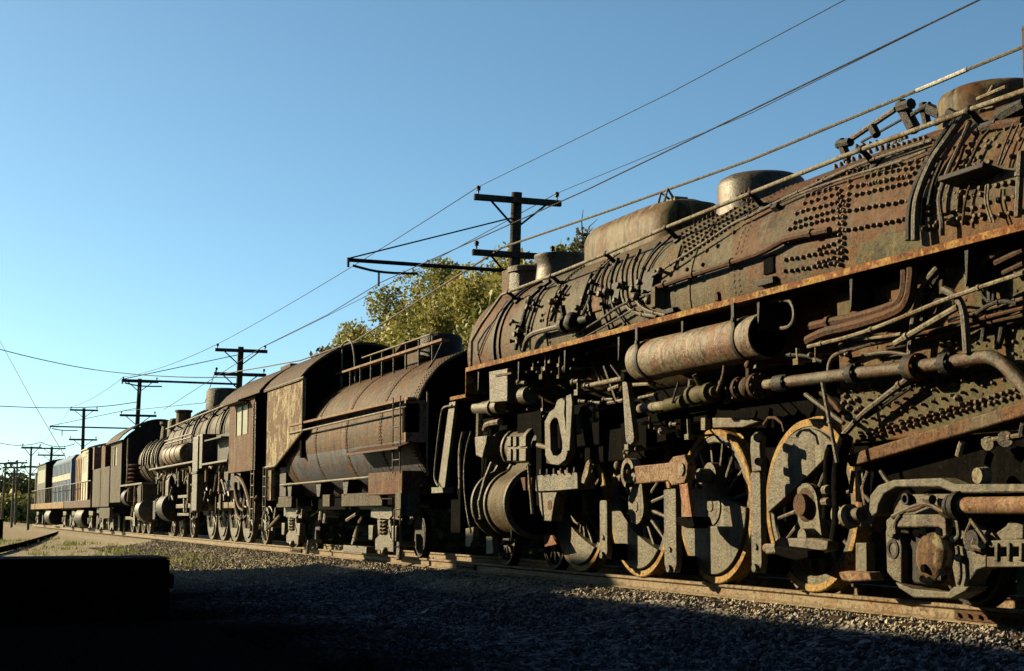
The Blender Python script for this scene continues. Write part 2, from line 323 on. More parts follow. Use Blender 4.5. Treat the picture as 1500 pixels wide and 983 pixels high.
# rails
RAILP = [(-.036, 0), (-.036, -.035), (-.009, -.05), (-.009, -.13), (-.07, -.15), (-.07, -.165), (.07, -.165), (.07, -.15), (.009, -.13), (.009, -.05), (.036, -.035), (.036, 0)]
for yy in (0, 1.5):
    mb = MB(); mb.prismx([(y+yy, z) for y, z in RAILP], -128, 12); o = mb.build('rail', 'rail', bevel=.006)
    tag(o, 'near brown steel rail on the gravel' if yy == 0 else 'far brown steel rail behind the wheels', None, kind='structure')
mb = MB(); x = P(1452, 905, 0)[0]
for xx in (x, -25.4, -38):
    mb.prismx([(-.055, -.045), (-.055, -.135), (-.0095, -.13), (-.0095, -.05)], xx-.45, xx+.45)
    for k in range(6): mb.cyl((xx-.38+k*.15, -.05, -.09), (xx-.38+k*.15, -.085, -.09), .02, 6)
tag(mb.build('rail_joint_bars', 'rustpipe'), 'bolted joint bars along the near rail', None, kind='structure')
# crossties
tie = MB().b2(-.12, .12, -.5, 2.0, -.37, -.172).build('crosstie', 'timbertop', bevel=.01)
k0 = 0
for i in range(60):
    x = -9.3 - i*.55
    o = tie if i == 0 else tie.copy()
    if i: COL.objects.link(o)
    o.location = (x, rnd.uniform(-.05, .05), rnd.uniform(-.006, 0)); o.rotation_euler = (0, 0, rnd.uniform(-.02, .02))
    tag(o, 'brown timber crosstie bedded in gravel under the rails', 'crosstie', 'crossties under the locomotive track')
# ================================================================ HERO LOCOMOTIVE
L = thing('steam_locomotive', (-16.5, .75, 0), 'huge rusty steam locomotive in the foreground with bare bolted firebox and spoked yellow-rimmed wheels', 'locomotive')
def pc(pts, y):
    """photo points on plane y -> 3-D; a triple carries its own y"""
    return [P(q[0], q[1], q[2] if len(q) > 2 else y) for q in pts]
PIPES = []
def ptube(pts, r, mat, y=None, hug=None, n=8, name='pipe', parent=None, sm=2):
    q = pc(pts, y) if hug is None else [B(a, b, hug) for a, b in pts]
    if hug is not None: r *= .82
    if len(q) > 2 and sm: q = smoothpts(q, sm)
    if name == 'pipe' and r >= .016:
        pts2, rs = [q[0]], [r]; acc = 0; nxt = rnd.uniform(.15, .5)
        for a, b in zip(q[:-1], q[1:]):
            d = np.linalg.norm(b - a); u = (b - a)/max(d, 1e-6)
            while nxt < acc + d:
                w2 = r*rnd.uniform(.5, 1.1)
                if nxt - w2 > acc + .002 and nxt + w2 < acc + d - .002:
                    c = a + u*(nxt - acc)
                    for o_, k_ in ((-w2, 1), (-w2*.96, 1.4), (w2*.96, 1.4), (w2, 1)): pts2.append(c + u*o_); rs.append(r*k_)
                nxt += rnd.uniform(.35, .9)
            acc += d; pts2.append(b); rs.append(r)
        q, r = pts2, rs
    mb = MB().tube(q, r, n)
    return mb.build(name, mat, parent or L)
# boiler
mb = MB(); xsn = np.linspace(-22.4, -15.3, 16)
mb.lathe([(x, BR(x)) for x in xsn], (0, BY, BZ), 'x', 72)
boiler = mb.build('boiler', 'boiler', L)
MB().lathe([(-24.62, .2), (-24.6, .85), (-24.5, 1.05), (-24.4, 1.13), (-22.42, 1.13)], (0, BY, BZ), 'x', 72).build('smokebox', 'smokebox', L)
MB().lathe([(-24.9, .05), (-24.88, .4), (-24.75, .7), (-24.6, .8)], (0, BY, BZ), 'x', 40).build('smokebox_door', 'dark', L)
MB().lathe([(x, BR(x)+.012) for x in (-15.3, -13, -10, -6.6)], (0, BY, BZ), 'x', 72).build('firebox_wrapper', 'wrapper', L)
fb = MB().prismx([(-.462, 3.5), (-.43, 1.52), (1.93, 1.52), (1.962, 3.5)], -13.12, -6.6).build('firebox', 'firebox', L, bevel=.03)
for i, (px, py, wd, off) in enumerate(((728, 525, .10, .03), (736, 500, .05, .02), (806, 470, .10, .02), (862, 480, .07, .015), (1020, 440, .06, .012))):
    x = P(px, py, -.33)[0]
    MB().lathe([(x-wd/2, 1.0), (x-wd/2, BR(x)+off), (x+wd/2, BR(x)+off), (x+wd/2, 1.0)], (0, BY, BZ), 'x', 72).build('boiler_band', 'boiler' if i > 1 else 'dark', L)
# rivets
def rivet(mb, p, n, r=.022, h=.018):
    mb.tube([p - n*.004, p + n*h*.6, p + n*h], [r, r*.85, r*.35], 7)
mb = MB()
for dx in (-.06, .06):
    for a in np.arange(150, 262, 3.1):
        p = np.array([-15.12 + dx, BY + math.cos(R(a + (1.5 if dx > 0 else 0)))*(BR(-15.1)+.012), BZ - math.sin(R(a + (1.5 if dx > 0 else 0)))*(-1)*0 + 0])
        aa = R(a - 60); p[1] = BY - math.cos(R(a-180))*BR(-15.1); p[2] = BZ + math.sin(R(a-180))*BR(-15.1)
        if p[2] > 3.1: rivet(mb, p, Bn(p), .026, .022)
for x0 in (P(806, 470, -.33)[0]+.13, P(862, 480, -.33)[0]-.16):
    for a in np.arange(-8, 86, 3.2):
        p = np.array([x0, BY - math.cos(R(a))*BR(x0), BZ + math.sin(R(a))*BR(x0)]); rivet(mb, p, Bn(p), .024, .02)
for px, py in ((748, 475), (753, 472), (795, 462), (800, 460), (797, 469), (803, 467), (793, 470), (1044, 340), (1052, 361), (1076, 341), (1036, 368), (1030, 388), (1007, 395), (1000, 380)):
    p = B(px, py); rivet(mb, p, Bn(p), .03, .03)
# small studs of the combustion chamber
for r_ in range(6):
    for c in range(17):
        px = 1000 + c*6.2 + r_*1.4; py = 356 - c*4.1 + (r_-1.5)*6.4 - 3
        d = B(px, py); rivet(mb, d, Bn(d), .022, .035)
# faint rivets on the firebox side
for r_ in range(9):
    for c in range(26):
        x = -12.95 + c*.17 + (.08 if r_ % 2 else 0); z = 1.86 + r_*.14 + rnd.uniform(-.01, .01)
        if rnd.random() < .72:
            p = np.array([x, -.43 - .032*(z-1.52)/1.98 - .0, z]); rivet(mb, p, np.array([0, -1, 0.]), .016, .012)
mb.build('rivet_rows', 'wrapper', L)['kind'] = 'stuff'
# staybolts
rows = []
def z20(*q): return [(1020 + u/4.096, 220 + v/4.096) for u, v in q]
def z22(*q): return [(1220 + u/4.096, 100 + v/4.096) for u, v in q]
def z25(*q): return [(1250 + u/2.656, 560 + v/2.656) for u, v in q]
for a, b, n in (((610, 385), (890, 310), 9), ((570, 480), (860, 405), 10), ((545, 560), (860, 500), 11), ((545, 660), (860, 600), 10), ((545, 725), (850, 680), 10), ((670, 285), (850, 235), 6), ((740, 195), (983, 120), 7),
                ((870, 300), (870, 690), 12), ((900, 330), (895, 640), 9), ((745, 595), (830, 565), 4), ((745, 675), (830, 650), 4)):
    rows.append((*z20(a, b), n))
for a, b, n in (((280, 545), (620, 450), 9), ((20, 660), (260, 590), 7), ((200, 625), (560, 565), 9), ((150, 770), (480, 690), 10), ((190, 710), (500, 640), 8), ((110, 860), (460, 800), 10), ((100, 975), (440, 910), 10),
                ((560, 960), (700, 930), 3), ((680, 870), (900, 830), 6), ((740, 935), (1130, 860), 8), ((760, 520), (1000, 470), 5), ((1000, 470), (1130, 430), 3), ((730, 580), (890, 540), 5), ((780, 605), (950, 570), 5), ((680, 765), (790, 745), 4),
                ((950, 805), (1100, 770), 4), ((60, 740), (70, 930), 6), ((110, 690), (100, 830), 5), ((560, 700), (640, 560), 4), ((570, 880), (600, 760), 4), ((1040, 510), (1130, 560), 3), ((860, 505), (860, 610), 3), ((20, 600), (440, 420), 13)):
    rows.append((*z22(a, b), n))
for a, b, n in (((20, 230), (664, 45), 26), ((40, 208), (664, 22), 25)): rows.append((*z25(a, b), n))
for a, b, n in (((300, 500), (560, 430), 9), ((120, 720), (470, 655), 11), ((210, 660), (520, 600), 9), ((640, 800), (900, 760), 7), ((660, 730), (1000, 650), 9), ((900, 720), (1130, 680), 6), ((600, 930), (900, 880), 8), ((700, 500), (980, 430), 7), ((860, 400), (1140, 350), 7),
                ((180, 580), (300, 550), 4), ((150, 480), (420, 425), 8)): rows.append((*z22(a, b), n))
for a, b, n in (((660, 330), (860, 270), 6), ((600, 440), (860, 360), 9)): rows.append((*z20(a, b), n))
sb = []
for a, b, n in rows:
    for i in range(n):
        t = i/(n-1); jx, jy = rnd.uniform(-.7, .7), rnd.uniform(-.7, .7); sb.append((a[0]+(b[0]-a[0])*t+jx, a[1]+(b[1]-a[1])*t+jy, .025 if b[1] < 520 else .022))
for k_ in range(6):
    for i in range(17):
        t = i/16; sb.append((1262 + k_*5 + t*(238 - k_*5) + rnd.uniform(-1, 1), 634 - k_*16 + t*(-68 - k_*1.5) + rnd.uniform(-1, 1), .016))
for px, py in ((1233, 572), (1241, 580), (1238, 590), (1245, 597), (1253, 571), (1262, 568), (1257, 585), (1248, 588), (1262, 598), (1270, 603), (1256, 603), (1280, 566), (1257, 566), (1236, 603), (1243, 612), (1255, 620), (1404, 583), (1264, 552), (1272, 548), (1383, 505), (1394, 503), (1388, 514), (1256, 535), (1249, 528), (1243, 519)):
    sb.append((px, py, .032))
capm = MB(); capm.tube([(0, 0, -.01), (0, 0, .028), (0, 0, .045), (0, 0, .052)], [1*.034, .034, .025, .008], 10)
capmesh = capm.mesh('staybolt', 'bolt', (0, 0, 0))
pos = []
for px, py, r in sb:
    p = B(px, py); n = Bn(p); pos.append((p, n, r))
pos.sort(key=lambda q: q[0][0], reverse=True)
mb = MB()
for i, (p, n, r) in enumerate(pos):
    if i < 98:
        o = bpy.data.objects.new('staybolt', capmesh); COL.objects.link(o); o.parent = L; o.location = tuple(p - wloc(L)); o.rotation_euler = Vector(n).to_track_quat('Z', 'Y').to_euler(); s_ = r/.034*rnd.uniform(.85, 1.12); o.scale = (s_, s_, s_*rnd.uniform(.8, 1.3))
    else:
        mb.tube([p - n*.01, p + n*.028, p + n*.048], [r, r, r*.45], 8)
mb.build('staybolt_rows', 'bolt', L)['kind'] = 'stuff'
# running board
bz = 3.17
rb = MB().b2(-23.41, -6.5, -.74, .1, bz-.05, bz).build('running_board', 'dark', L, bevel=.004)
eb = MB(); eb.prismx([(-.76, bz+.012), (-.76, bz-.058), (-.742, bz-.058), (-.742, bz+.012)], -23.41, -6.5)
eb.b2(-23.43, -23.41, -.76, .1, bz-.46, bz+.012)
eb.build('board_edge', 'edge', rb, bevel=.004)
MB().b2(-24.2, -23.41, -.76, .3, bz-.47, bz-.41).build('front_step', 'edge', L, bevel=.005)
for x in np.arange(-23, -7, 1.75): MB().prism([(x, bz-.05), (x+.05, bz-.05), (x+.05, bz-.09), (x+.02, bz-.35), (x, bz-.4)], -.7, -.30).build('board_bracket', 'dark', L)
# handrail
hr = pc([(690, 536, -.5), (691, 500, -.45), (706, 474, -.4), (735, 432, -.3)], 0) + [P(x_, y_, -.3) for x_, y_ in ((747, 427), (818, 400), (887, 372), (974, 334), (1100, 283), (1241, 227), (1339, 191), (1420, 161), (1500, 133))] 
hr.append(hr[-1] + np.array([2.5, 0, 0]))
rail_ = MB().tube(hr, .026, 10).build('handrail', 'palepipe', L)
for px, py in ((745, 428), (888, 372), (976, 333), (1100, 283), (1262, 219), (1420, 161), (808, 404)):
    a = P(px, py, -.3); n = np.array([0, a[1]-BY, a[2]-BZ]); d = np.linalg.norm(n); n /= d; b = np.array([a[0], BY, BZ]) + n*BR(a[0])
    st = MB().tube([b - n*.02, b + n*.03, b + n*.05, a], [.07, .07, .035, .028], 8); st.ball(a, .045); st.build('handrail_post', 'dark', rail_)
# domes
def rounded_dome(name, x0, x1, w, ztop, mat, round_=.22):
    """casing over the boiler: rounded-rectangle plan, curved top"""
    mb = MB(); n = 40; rings = []; cx = (x0+x1)/2; hx = (x1-x0)/2
    for (dz, sh) in ((-.9, 0), (-round_, 0), (-round_*.6, .04), (-round_*.25, .12), (-.04, .26), (0, .42)):
        pts = []
        for j in range(n):
            a = 2*math.pi*j/n; ca, sa = math.cos(a), math.sin(a); e = .5
            pts.append((cx + (hx-sh*.6)*np.sign(ca)*abs(ca)**e, BY + (w-sh)*np.sign(sa)*abs(sa)**e, ztop + dz))
        rings.append(pts)
    v = [q for r in rings for q in r]; f = [(i*n+j, i*n+(j+1) % n, (i+1)*n+(j+1) % n, (i+1)*n+j) for i in range(len(rings)-1) for j in range(n)]
    f.append(tuple((len(rings)-1)*n+j for j in range(n))); mb.add(v, f)
    return mb.build(name, mat, L)
sd_ = rounded_dome('sand_dome', -21.15, -18.2, .60, 5.13, 'dome', .26)
mb = MB(); mb.box((-18.75, BY-.05, 5.16), (.25, .2, .06)); mb.tube([(-18.8, .62, 5.17), (-18.85, .5, 5.27), (-18.8, .42, 5.07)], .02, 6); mb.tube([(-18.7, .62, 5.17), (-18.65, .5, 5.29), (-18.6, .42, 5.09)], .02, 6); mb.build('hatch', 'palepipe', sd_)
def round_dome(x, r, z, mat, name='steam_dome'):
    return MB().lathe([(-.9, r*1.12), (-.42, r*1.02), (-.36, r), (-.14, r), (-.06, r*.93), (-.015, r*.78), (0, r*.4), (.004, .01)], (x, BY, z), 'z', 40).build(name, mat, L)
round_dome(-16.55, .56, 5.05, 'domedark')
d3 = round_dome(-12.0, .60, 4.98, 'dome')
# stack pair and front casing behind the bell
MB().lathe([(-1.0, .5), (-.2, .40), (-.1, .39), (0, .44), (.05, .44), (.05, .36), (-.05, .34)], (-23.0, BY, 5.0), 'z', 32).build('chimney', 'domedark', L)
MB().lathe([(-1.0, .32), (-.12, .30), (-.1, .33), (-.02, .34), (0, .3)], (-24.0, .55, 5.0), 'z', 28).build('feedwater_drum', 'plate', L)
MB().b2(-24.7, -24.28, .35, 1.1, 4.4, 5.02).build('bell_bracket', 'smokebox', L, bevel=.02)
# top fittings on the firebox, right
def fit(pts, r, y, mat='dark', name='turret_pipe'): return ptube(pts, r, mat, y=y, name=name, n=8, sm=0)
fit([(1238, 210), (1312, 160)], .03, .3, 'pipe'); fit([(1262, 208), (1330, 170)], .015, .3, 'dark'); fit([(1320, 152), (1340, 190)], .07, .3); fit([(1318, 158), (1335, 152)], .06, .25); fit([(1352, 152), (1358, 182)], .045, .3); fit([(1336, 168), (1362, 152)], .025, .25)
fit([(1232, 206), (1242, 236)], .05, .3); fit([(1228, 212), (1246, 208)], .05, .28); fit([(1278, 186), (1284, 198)], .05, .28); fit([(1362, 160), (1380, 168)], .06, .25); fit([(1370, 180), (1392, 168)], .035, .1); fit([(1390, 165), (1400, 170)], .05, .1)
fit([(1432, 145), (1474, 127)], .02, -.1, 'palepipe'); fit([(1446, 140), (1455, 125)], .015, -.1, 'palepipe'); fit([(1436, 162), (1456, 158)], .02, -.2, 'palepipe')
fit([(1465, 172), (1505, 150)], .075, -.2, 'dark', 'turret'); fit([(1455, 185), (1500, 178)], .05, -.25, 'rustpipe'); fit([(1440, 188), (1462, 180)], .05, -.25)
MB().b2(P(1498, 120, .3)[0], P(1498, 120, .3)[0]+.7, .3, 1.2, 4.5, 5.3).build('cab_front', 'roof', L, bevel=.02)
# pipes hugging the boiler
for pts, r, off, mat in (
    ([(962, 421), (1016, 402), (1086, 380), (1118, 369), (1142, 355.5), (1153, 349), (1215, 337)], .045, .09, 'rustpipe'),
    ([(955, 405), (991, 381.6), (1040, 350), (1074, 327), (1100, 316), (1137, 296), (1196, 269), (1259, 239.5), (1366, 205)], .02, .09, 'pipe'),
    ([(1090, 322), (1127, 303), (1190, 276), (1259, 254), (1320, 236), (1357, 220)], .018, .07, 'pipe'),
    ([(1401, 176), (1376, 207), (1352, 251), (1337, 285.5), (1332, 315), (1332, 352)], .05, .1, 'dark'),
    ([(1410, 172), (1385, 208), (1364, 237), (1344.5, 285.5), (1341, 315), (1341, 352)], .05, .12, 'pipe'),
    ([(1421, 178), (1405.5, 215), (1388, 251), (1376, 285.5), (1376, 302.6), (1380, 324.6), (1380, 345)], .03, .1, 'pipe'),
    ([(1496, 222), (1491, 318)], .04, .1, 'pipe'),
    ([(1444.6, 271), (1442, 295), (1452, 326)], .011, .1, 'palepipe'), ([(1449, 271), (1446, 295), (1457, 326)], .011, .1, 'palepipe'),
    ([(1484, 183), (1471.5, 212), (1462, 241.6)], .013, .08, 'pipe'), ([(1492, 183), (1480, 210), (1466, 241.6)], .013, .08, 'pipe'),
    ([(755, 512), (767.5, 462), (775.6, 437), (790, 423), (806, 412)], .045, .06, 'dark'),
    ([(769.5, 510), (772.6, 482), (782, 451.6), (790, 431), (800, 420)], .03, .05, 'dark'),
    ([(806, 470), (822, 429), (830.5, 417)], .04, .05, 'dark'),
    ([(700, 520), (712, 490), (728, 462), (744, 440)], .015, .03, 'dark'),
    ([(867, 401), (858, 424), (851, 450), (842, 466)], .032, .05, 'dark'), ([(880, 392), (868, 415), (864, 440), (853, 462)], .032, .05, 'dark'),
    ([(892, 386), (882, 405), (881, 425), (884, 455), (893, 486)], .028, .06, 'dark'), ([(906, 379), (896, 402), (894, 425), (897, 450), (916, 476)], .028, .06, 'dark'),
    ([(920, 373), (911, 395), (911, 420), (912, 440), (925, 458), (962, 464)], .028, .06, 'pipe'), ([(938, 366), (926, 392), (926, 415), (930, 440), (945, 455), (975, 462)], .028, .06, 'pipe'),
    ([(968, 355), (952, 375), (940, 398), (935, 425)], .03, .06, 'dark'), ([(985, 345), (958, 368), (945, 390)], .02, .07, 'dark'),
    ([(998, 360), (988, 395)], .02, .03, 'boiler'),
    ([(767, 513), (771.6, 496), (782, 488), (800, 483), (820, 478)], .05, .12, 'pipe'),
    ([(839, 492), (880, 468), (910, 445.5), (960, 428)], .02, .08, 'dark'), ([(850, 498), (893, 474), (930, 452)], .018, .07, 'dark'),
    ([(862, 442), (868, 470)], .04, .04, 'dark'), ([(1390, 262), (1404, 240), (1412, 215)], .02, .08, 'rustpipe'), ([(1360, 300), (1366, 268), (1380, 236)], .022, .08, 'dark'), ([(1352, 330), (1354, 290)], .022, .06, 'dark'),
    ([(1420, 240), (1436, 205), (1450, 190)], .02, .08, 'rustpipe'), ([(1410, 330), (1414, 290), (1425, 262)], .016, .06, 'rustpipe')):
    ptube(pts, r, mat, hug=off)
def surfbox(px, py, dx, dz, th, mat, name):
    p = B(px, py); n = Bn(p); t = np.array([1., 0, 0]); u = np.cross(n, t)
    if u[2] < 0: u = -u
    v = []
    for k in (-.01, th):
        for a, b in ((-1, -1), (1, -1), (1, 1), (-1, 1)): v.append(p + n*k + t*a*dx/2 + u*b*dz/2)
    return MB().add(v, [(3, 2, 1, 0), (4, 5, 6, 7), (0, 1, 5, 4), (1, 2, 6, 5), (2, 3, 7, 6), (3, 0, 4, 7)]).build(name, mat, L, bevel=.008)
surfbox(971, 436, .12, .26, .14, 'boiler', 'bracket'); surfbox(1129, 388, .22, .20, .03, 'black', 'flat_plate'); surfbox(1395, 285, .30, .35, .04, 'boiler', 'flat_plate'); surfbox(1436, 262, .62, .05, .22, 'dark', 'step_plate'); surfbox(1142, 308, .12, .06, .09, 'dark', 'bracket')  # first flat plate is plain black, the second boiler-coloured
surfbox(1052, 434, .08, .10, .03, 'rustpipe', 'bracket'); surfbox(1128, 412, .35, .07, .07, 'dark', 'bracket'); surfbox(985, 455, .3, .06, .07, 'dark', 'bracket'); surfbox(880, 440, .55, .30, .02, 'smokebox', 'patch_plate'); surfbox(905, 430, .3, .3, .05, 'dark', 'valve_bracket'); surfbox(957, 415, .30, .28, .08, 'dark', 'valve_bracket'); surfbox(948, 436, .5, .09, .07, 'dark', 'bracket')
# check valve on the boiler side
p = B(822, 478, .12); mb = MB()
for k, r in ((0, .09), (.12, .12), (.16, .12), (.2, .08), (.42, .13), (.5, .13), (.54, .07), (.8, .09)): pass
mb.tube([p + np.array([d, 0, 0]) for d in (0, .1, .1, .2, .2, .38, .38, .62, .62, .95)], [.06, .06, .12, .12, .075, .075, .13, .1, .07, .05], 12)
mb.ball(p + np.array([.55, -.06, .02]), .12); mb.cyl(p + np.array([.15, 0, 0]), p + np.array([.15, -.05, .28]), .045, 8); mb.build('check_valve', 'dark', L)
for k, (px, py) in enumerate(((755, 472), (760, 480), (758, 490), (765, 484), (752, 500), (762, 500), (780, 440), (786, 447), (776, 452), (812, 444), (818, 436), (824, 430), (815, 455), (868, 430), (882, 432), (893, 428), (910, 420), (930, 425), (936, 435), (948, 428), (940, 415), (955, 440), (962, 448), (925, 440), (972, 398), (870, 415), (858, 438), (850, 452), (884, 446), (905, 440))):
    p = B(px, py, .06); n = Bn(p); mb = MB(); r = rnd.uniform(.025, .05)
    mb.tube([p - n*.08, p + n*.02, p + n*.03, p + n*.07], [r*.6, r*.6, r, r*.9], 6)
    if k % 3 == 0: mb.ball(p + n*.05, r*1.2)
    mb.build('pipe_fitting', ('bolt', 'dark', 'pipe')[k % 3], L)
# pipes before the lower firebox
for pts, r, mat, y in (
    ([(1189.5, 478), (1225, 470), (1250, 466.7), (1307, 449.6), (1321, 439.7), (1327, 419.7), (1327, 395)], .05, 'rustpipe', -.62),
    ([(1184, 499), (1209, 486), (1250, 478), (1318, 456.7), (1332.6, 439.7), (1337, 402.6), (1337, 392)], .055, 'rustpipe', -.66),
    ([(1184, 508), (1256, 491), (1335, 459.6), (1364, 447), (1409.5, 429.7), (1500, 399.8)], .022, 'palepipe', -.72),
    ([(1311, 503.7), (1381, 462.4), (1404, 449.6)], .032, 'palepipe', -.70),
    ([(1375, 391), (1352.5, 417), (1339.7, 459.6), (1335, 499.5), (1332.6, 530)], .034, 'pipe', -.58),
    ([(1380, 396), (1365, 420), (1355, 440), (1352, 470)], .03, 'dark', -.55),
    ([(1382, 424), (1401, 432.5), (1412, 454), (1415, 488), (1416.6, 518)], .036, 'pipe', -.68),
    ([(1418, 402.6), (1449, 380), (1475, 357)], .036, 'rustpipe', -.55), ([(1418, 402.6), (1420, 428)], .032, 'pipe', -.55),
    ([(1459, 385.6), (1500, 366)], .03, 'rustpipe', -.55), ([(1470, 400), (1500, 386)], .025, 'rustpipe', -.55),
    ([(1250, 512), (1284, 501), (1315.5, 495), (1392, 479.5), (1440, 466), (1500, 451)], .019, 'rustpipe', -.60),
    ([(1184, 493.5), (1250, 486), (1347, 494), (1421, 478), (1500, 461)], .021, 'rustpipe', -.56),
    ([(1236, 637), (1262, 608), (1284, 590.6), (1332.6, 553.5)], .032, 'pipe', -.58), ([(1268, 612), (1300, 590), (1336, 566)], .02, 'dark', -.55),
    ([(1213, 556), (1213, 545.7), (1214.6, 531), (1222.6, 519), (1250, 509), (1280, 502)], .021, 'pipe', -.60),
    ([(1205, 560), (1206.7, 570.8), (1226.5, 678)], .021, 'palepipe', -.78), ([(1180, 577.5), (1213, 602.6), (1236, 620)], .024, 'pipe', -.6), ([(1203, 575), (1222, 590), (1232, 605)], .03, 'rustpipe', -.5),
    ([(1114, 444), (1154, 437), (1163, 449), (1164, 467.6), (1156.5, 479.5), (1144.5, 481)], .022, 'pipe', -.62),
    ([(1455, 375), (1459, 420), (1450, 470)], .018, 'dark', -.52), ([(1430, 400), (1440, 440), (1470, 450)], .016, 'dark', -.52), ([(1400, 440), (1372, 437), (1366, 447)], .013, 'dark', -.6),
    ([(1120, 530), (1140, 520), (1180, 520), (1205, 530)], .02, 'dark', -.5), ([(1300, 510), (1330, 505), (1420, 470), (1500, 430)], .022, 'dark', -.52), ([(1390, 470), (1450, 452), (1500, 437)], .02, 'pipe', -.54),
    ([(1440, 500), (1444, 470), (1452, 440), (1448, 415)], .028, 'dark', -.52), ([(1462, 510), (1470, 480), (1468, 455)], .03, 'dark', -.5), ([(1268, 520), (1300, 515), (1330, 520)], .018, 'pipe', -.54),
    ([(1250, 497), (1300, 493), (1320, 489)], .018, 'palepipe', -.66), ([(1425, 465), (1445, 448), (1470, 440), (1490, 445)], .02, 'dark', -.62), ([(1480, 470), (1500, 462)], .05, 'rustpipe', -.5)):
    ptube(pts, r, mat, y=y)
# injector pipe with flanges
ip = ptube([(1146, 561), (1158, 559), (1212, 552), (1252, 547), (1378, 533.6), (1438, 522.5), (1455, 523), (1475, 537), (1512, 578)], .062, 'pipe', y=-.62, n=14, name='injector_pipe', sm=2)
for px, py, r, wd, mat in ((1252, 547, .10, .05, 'dark'), (1338, 538, .125, .05, 'dark'), (1344, 537.5, .125, .03, 'rustpipe'), (1389.5, 532, .10, .05, 'dark'), (1146, 561, .09, .10, 'dark')):
    p = P(px, py, -.62); f = MB().cyl(p - np.array([wd, 0, 0]), p + np.array([wd, 0, 0]), r, 20)
    for k in range(6):
        a = k*math.pi/3; f.cyl(p + np.array([-wd-.03, .8*r*math.cos(a), .8*r*math.sin(a)]), p + np.array([wd+.03, .8*r*math.cos(a), .8*r*math.sin(a)]), .016, 6)
    f.build('flange', mat, ip)
ptube([(1122, 563.5), (1142, 561)], .055, 'palepipe', y=-.62, name='pipe_stub', n=12)
p = P(1098, 567, -.62); mb = MB(); mb.ball(p, .12, 16, 10); mb.cyl(p + np.array([.16, 0, 0]), p + np.array([.21, 0, 0]), .14, 20); mb.cyl(p + np.array([.1, 0, 0]), p + np.array([.16, 0, 0]), .09, 20); mb.cyl(p - np.array([.2, 0, 0]), p - np.array([.15, 0, 0]), .13, 20); mb.cyl(p - np.array([.15, 0, 0]), p - np.array([.08, 0, 0]), .08, 16); mb.cyl(p, p + np.array([0, 0, .24]), .04, 8); mb.ball(p + np.array([0, 0, .24]), .055)
for k in range(8):
    a = k*math.pi/4; mb.cyl(p + np.array([.13, .115*math.cos(a), .115*math.sin(a)]), p + np.array([.25, .115*math.cos(a), .115*math.sin(a)]), .016, 6); mb.cyl(p + np.array([-.23, .105*math.cos(a), .105*math.sin(a)]), p + np.array([-.12, .105*math.cos(a), .105*math.sin(a)]), .016, 6)
mb.build('injector_valve', 'rustpipe', L)
p = P(1031, 577, -.6); mb = MB(); mb.tube([p + np.array([d, 0, 0]) for d in (-.32, -.28, -.28, -.22, -.22, -.1, 0, .12, .12, .2, .2, .28)], [.06, .06, .12, .12, .09, .11, .12, .09, .12, .12, .07, .07], 14); mb.cyl(p, p + np.array([0, -.12, .22]), .03, 8); mb.build('injector_body', 'firebox', L)
ptube([(938, 598.7), (979, 593.6)], .062, 'palepipe', y=-.45, name='suction_pipe', n=12); ptube([(978, 594), (1003, 588)], .085, 'firebox', y=-.45, name='suction_hose', n=12)
ptube([(1060, 505), (1062, 545), (1050, 575)], .02, 'palepipe', y=-.6); ptube([(1012, 556), (1008, 590)], .03, 'palepipe', y=-.55); ptube([(994, 560), (985, 590)], .015, 'dark', y=-.55)
ptube([(867, 564), (920, 553)], .035, 'palepipe', y=-.62, name='reach_rod', n=10)
p = P(922, 552, -.62); mb = MB(); mb.ball(p, .085); mb.cyl(p - np.array([0, .1, 0]), p + np.array([0, .3, 0]), .06, 12); mb.build('lever_pivot', 'black', L)
MB().prism(poly([(915, 560), (922, 558), (933, 640), (932, 648), (927, 652), (921, 648), (920, 640)], -.64), -.68, -.60).build('reversing_lever', 'plate', L, bevel=.012)
for pts, r, m_ in (([(892.6, 571), (908, 565)], .03, 'palepipe'), ([(891.6, 590.5), (914, 586.5)], .03, 'plate'), ([(924, 564), (958.7, 562)], .025, 'palepipe'), ([(886, 537), (905, 590)], .03, 'dark'), ([(895, 535), (912, 558)], .015, 'dark'), ([(936, 583), (962, 577)], .02, 'palepipe'), ([(868, 530), (880, 560)], .025, 'plate'), ([(905, 588), (912, 565)], .025, 'rustpipe')):
    ptube(pts, r, m_, y=-.35, name='valve_strut')
# air reservoir
ax = (P(936, 528, -.55)[0], P(1126, 493, -.55)[0]); az = 2.735
res = MB(); Ln = ax[1]-ax[0]; res.lathe([(0, .02), (.01, .12), (.04, .2), (.10, .245), (.14, .25), (Ln-.01, .25), (Ln-.0, .235)], (ax[0], -.55, az), 'x', 40)
res = res.build('air_reservoir', 'tank', L)
MB().lathe([(Ln, .232), (Ln-.06, .16), (Ln-.07, .02)], (ax[0], -.55, az), 'x', 40).build('reservoir_end', 'black', res)  # end cap coloured black to paint in its shade
for t in (.42, Ln-.35):
    x = ax[0]+t; sm = MB(); sm.lathe([(-.03, .25), (-.03, .262), (.03, .262), (.03, .25)], (x, -.55, az), 'x', 40); sm.b2(x-.03, x+.03, -.79, -.755, az+.05, bz-.05); sm.cyl((x, -.80, az+.2), (x, -.76, az+.2), .03, 6); sm.build('reservoir_strap', 'dark', res)
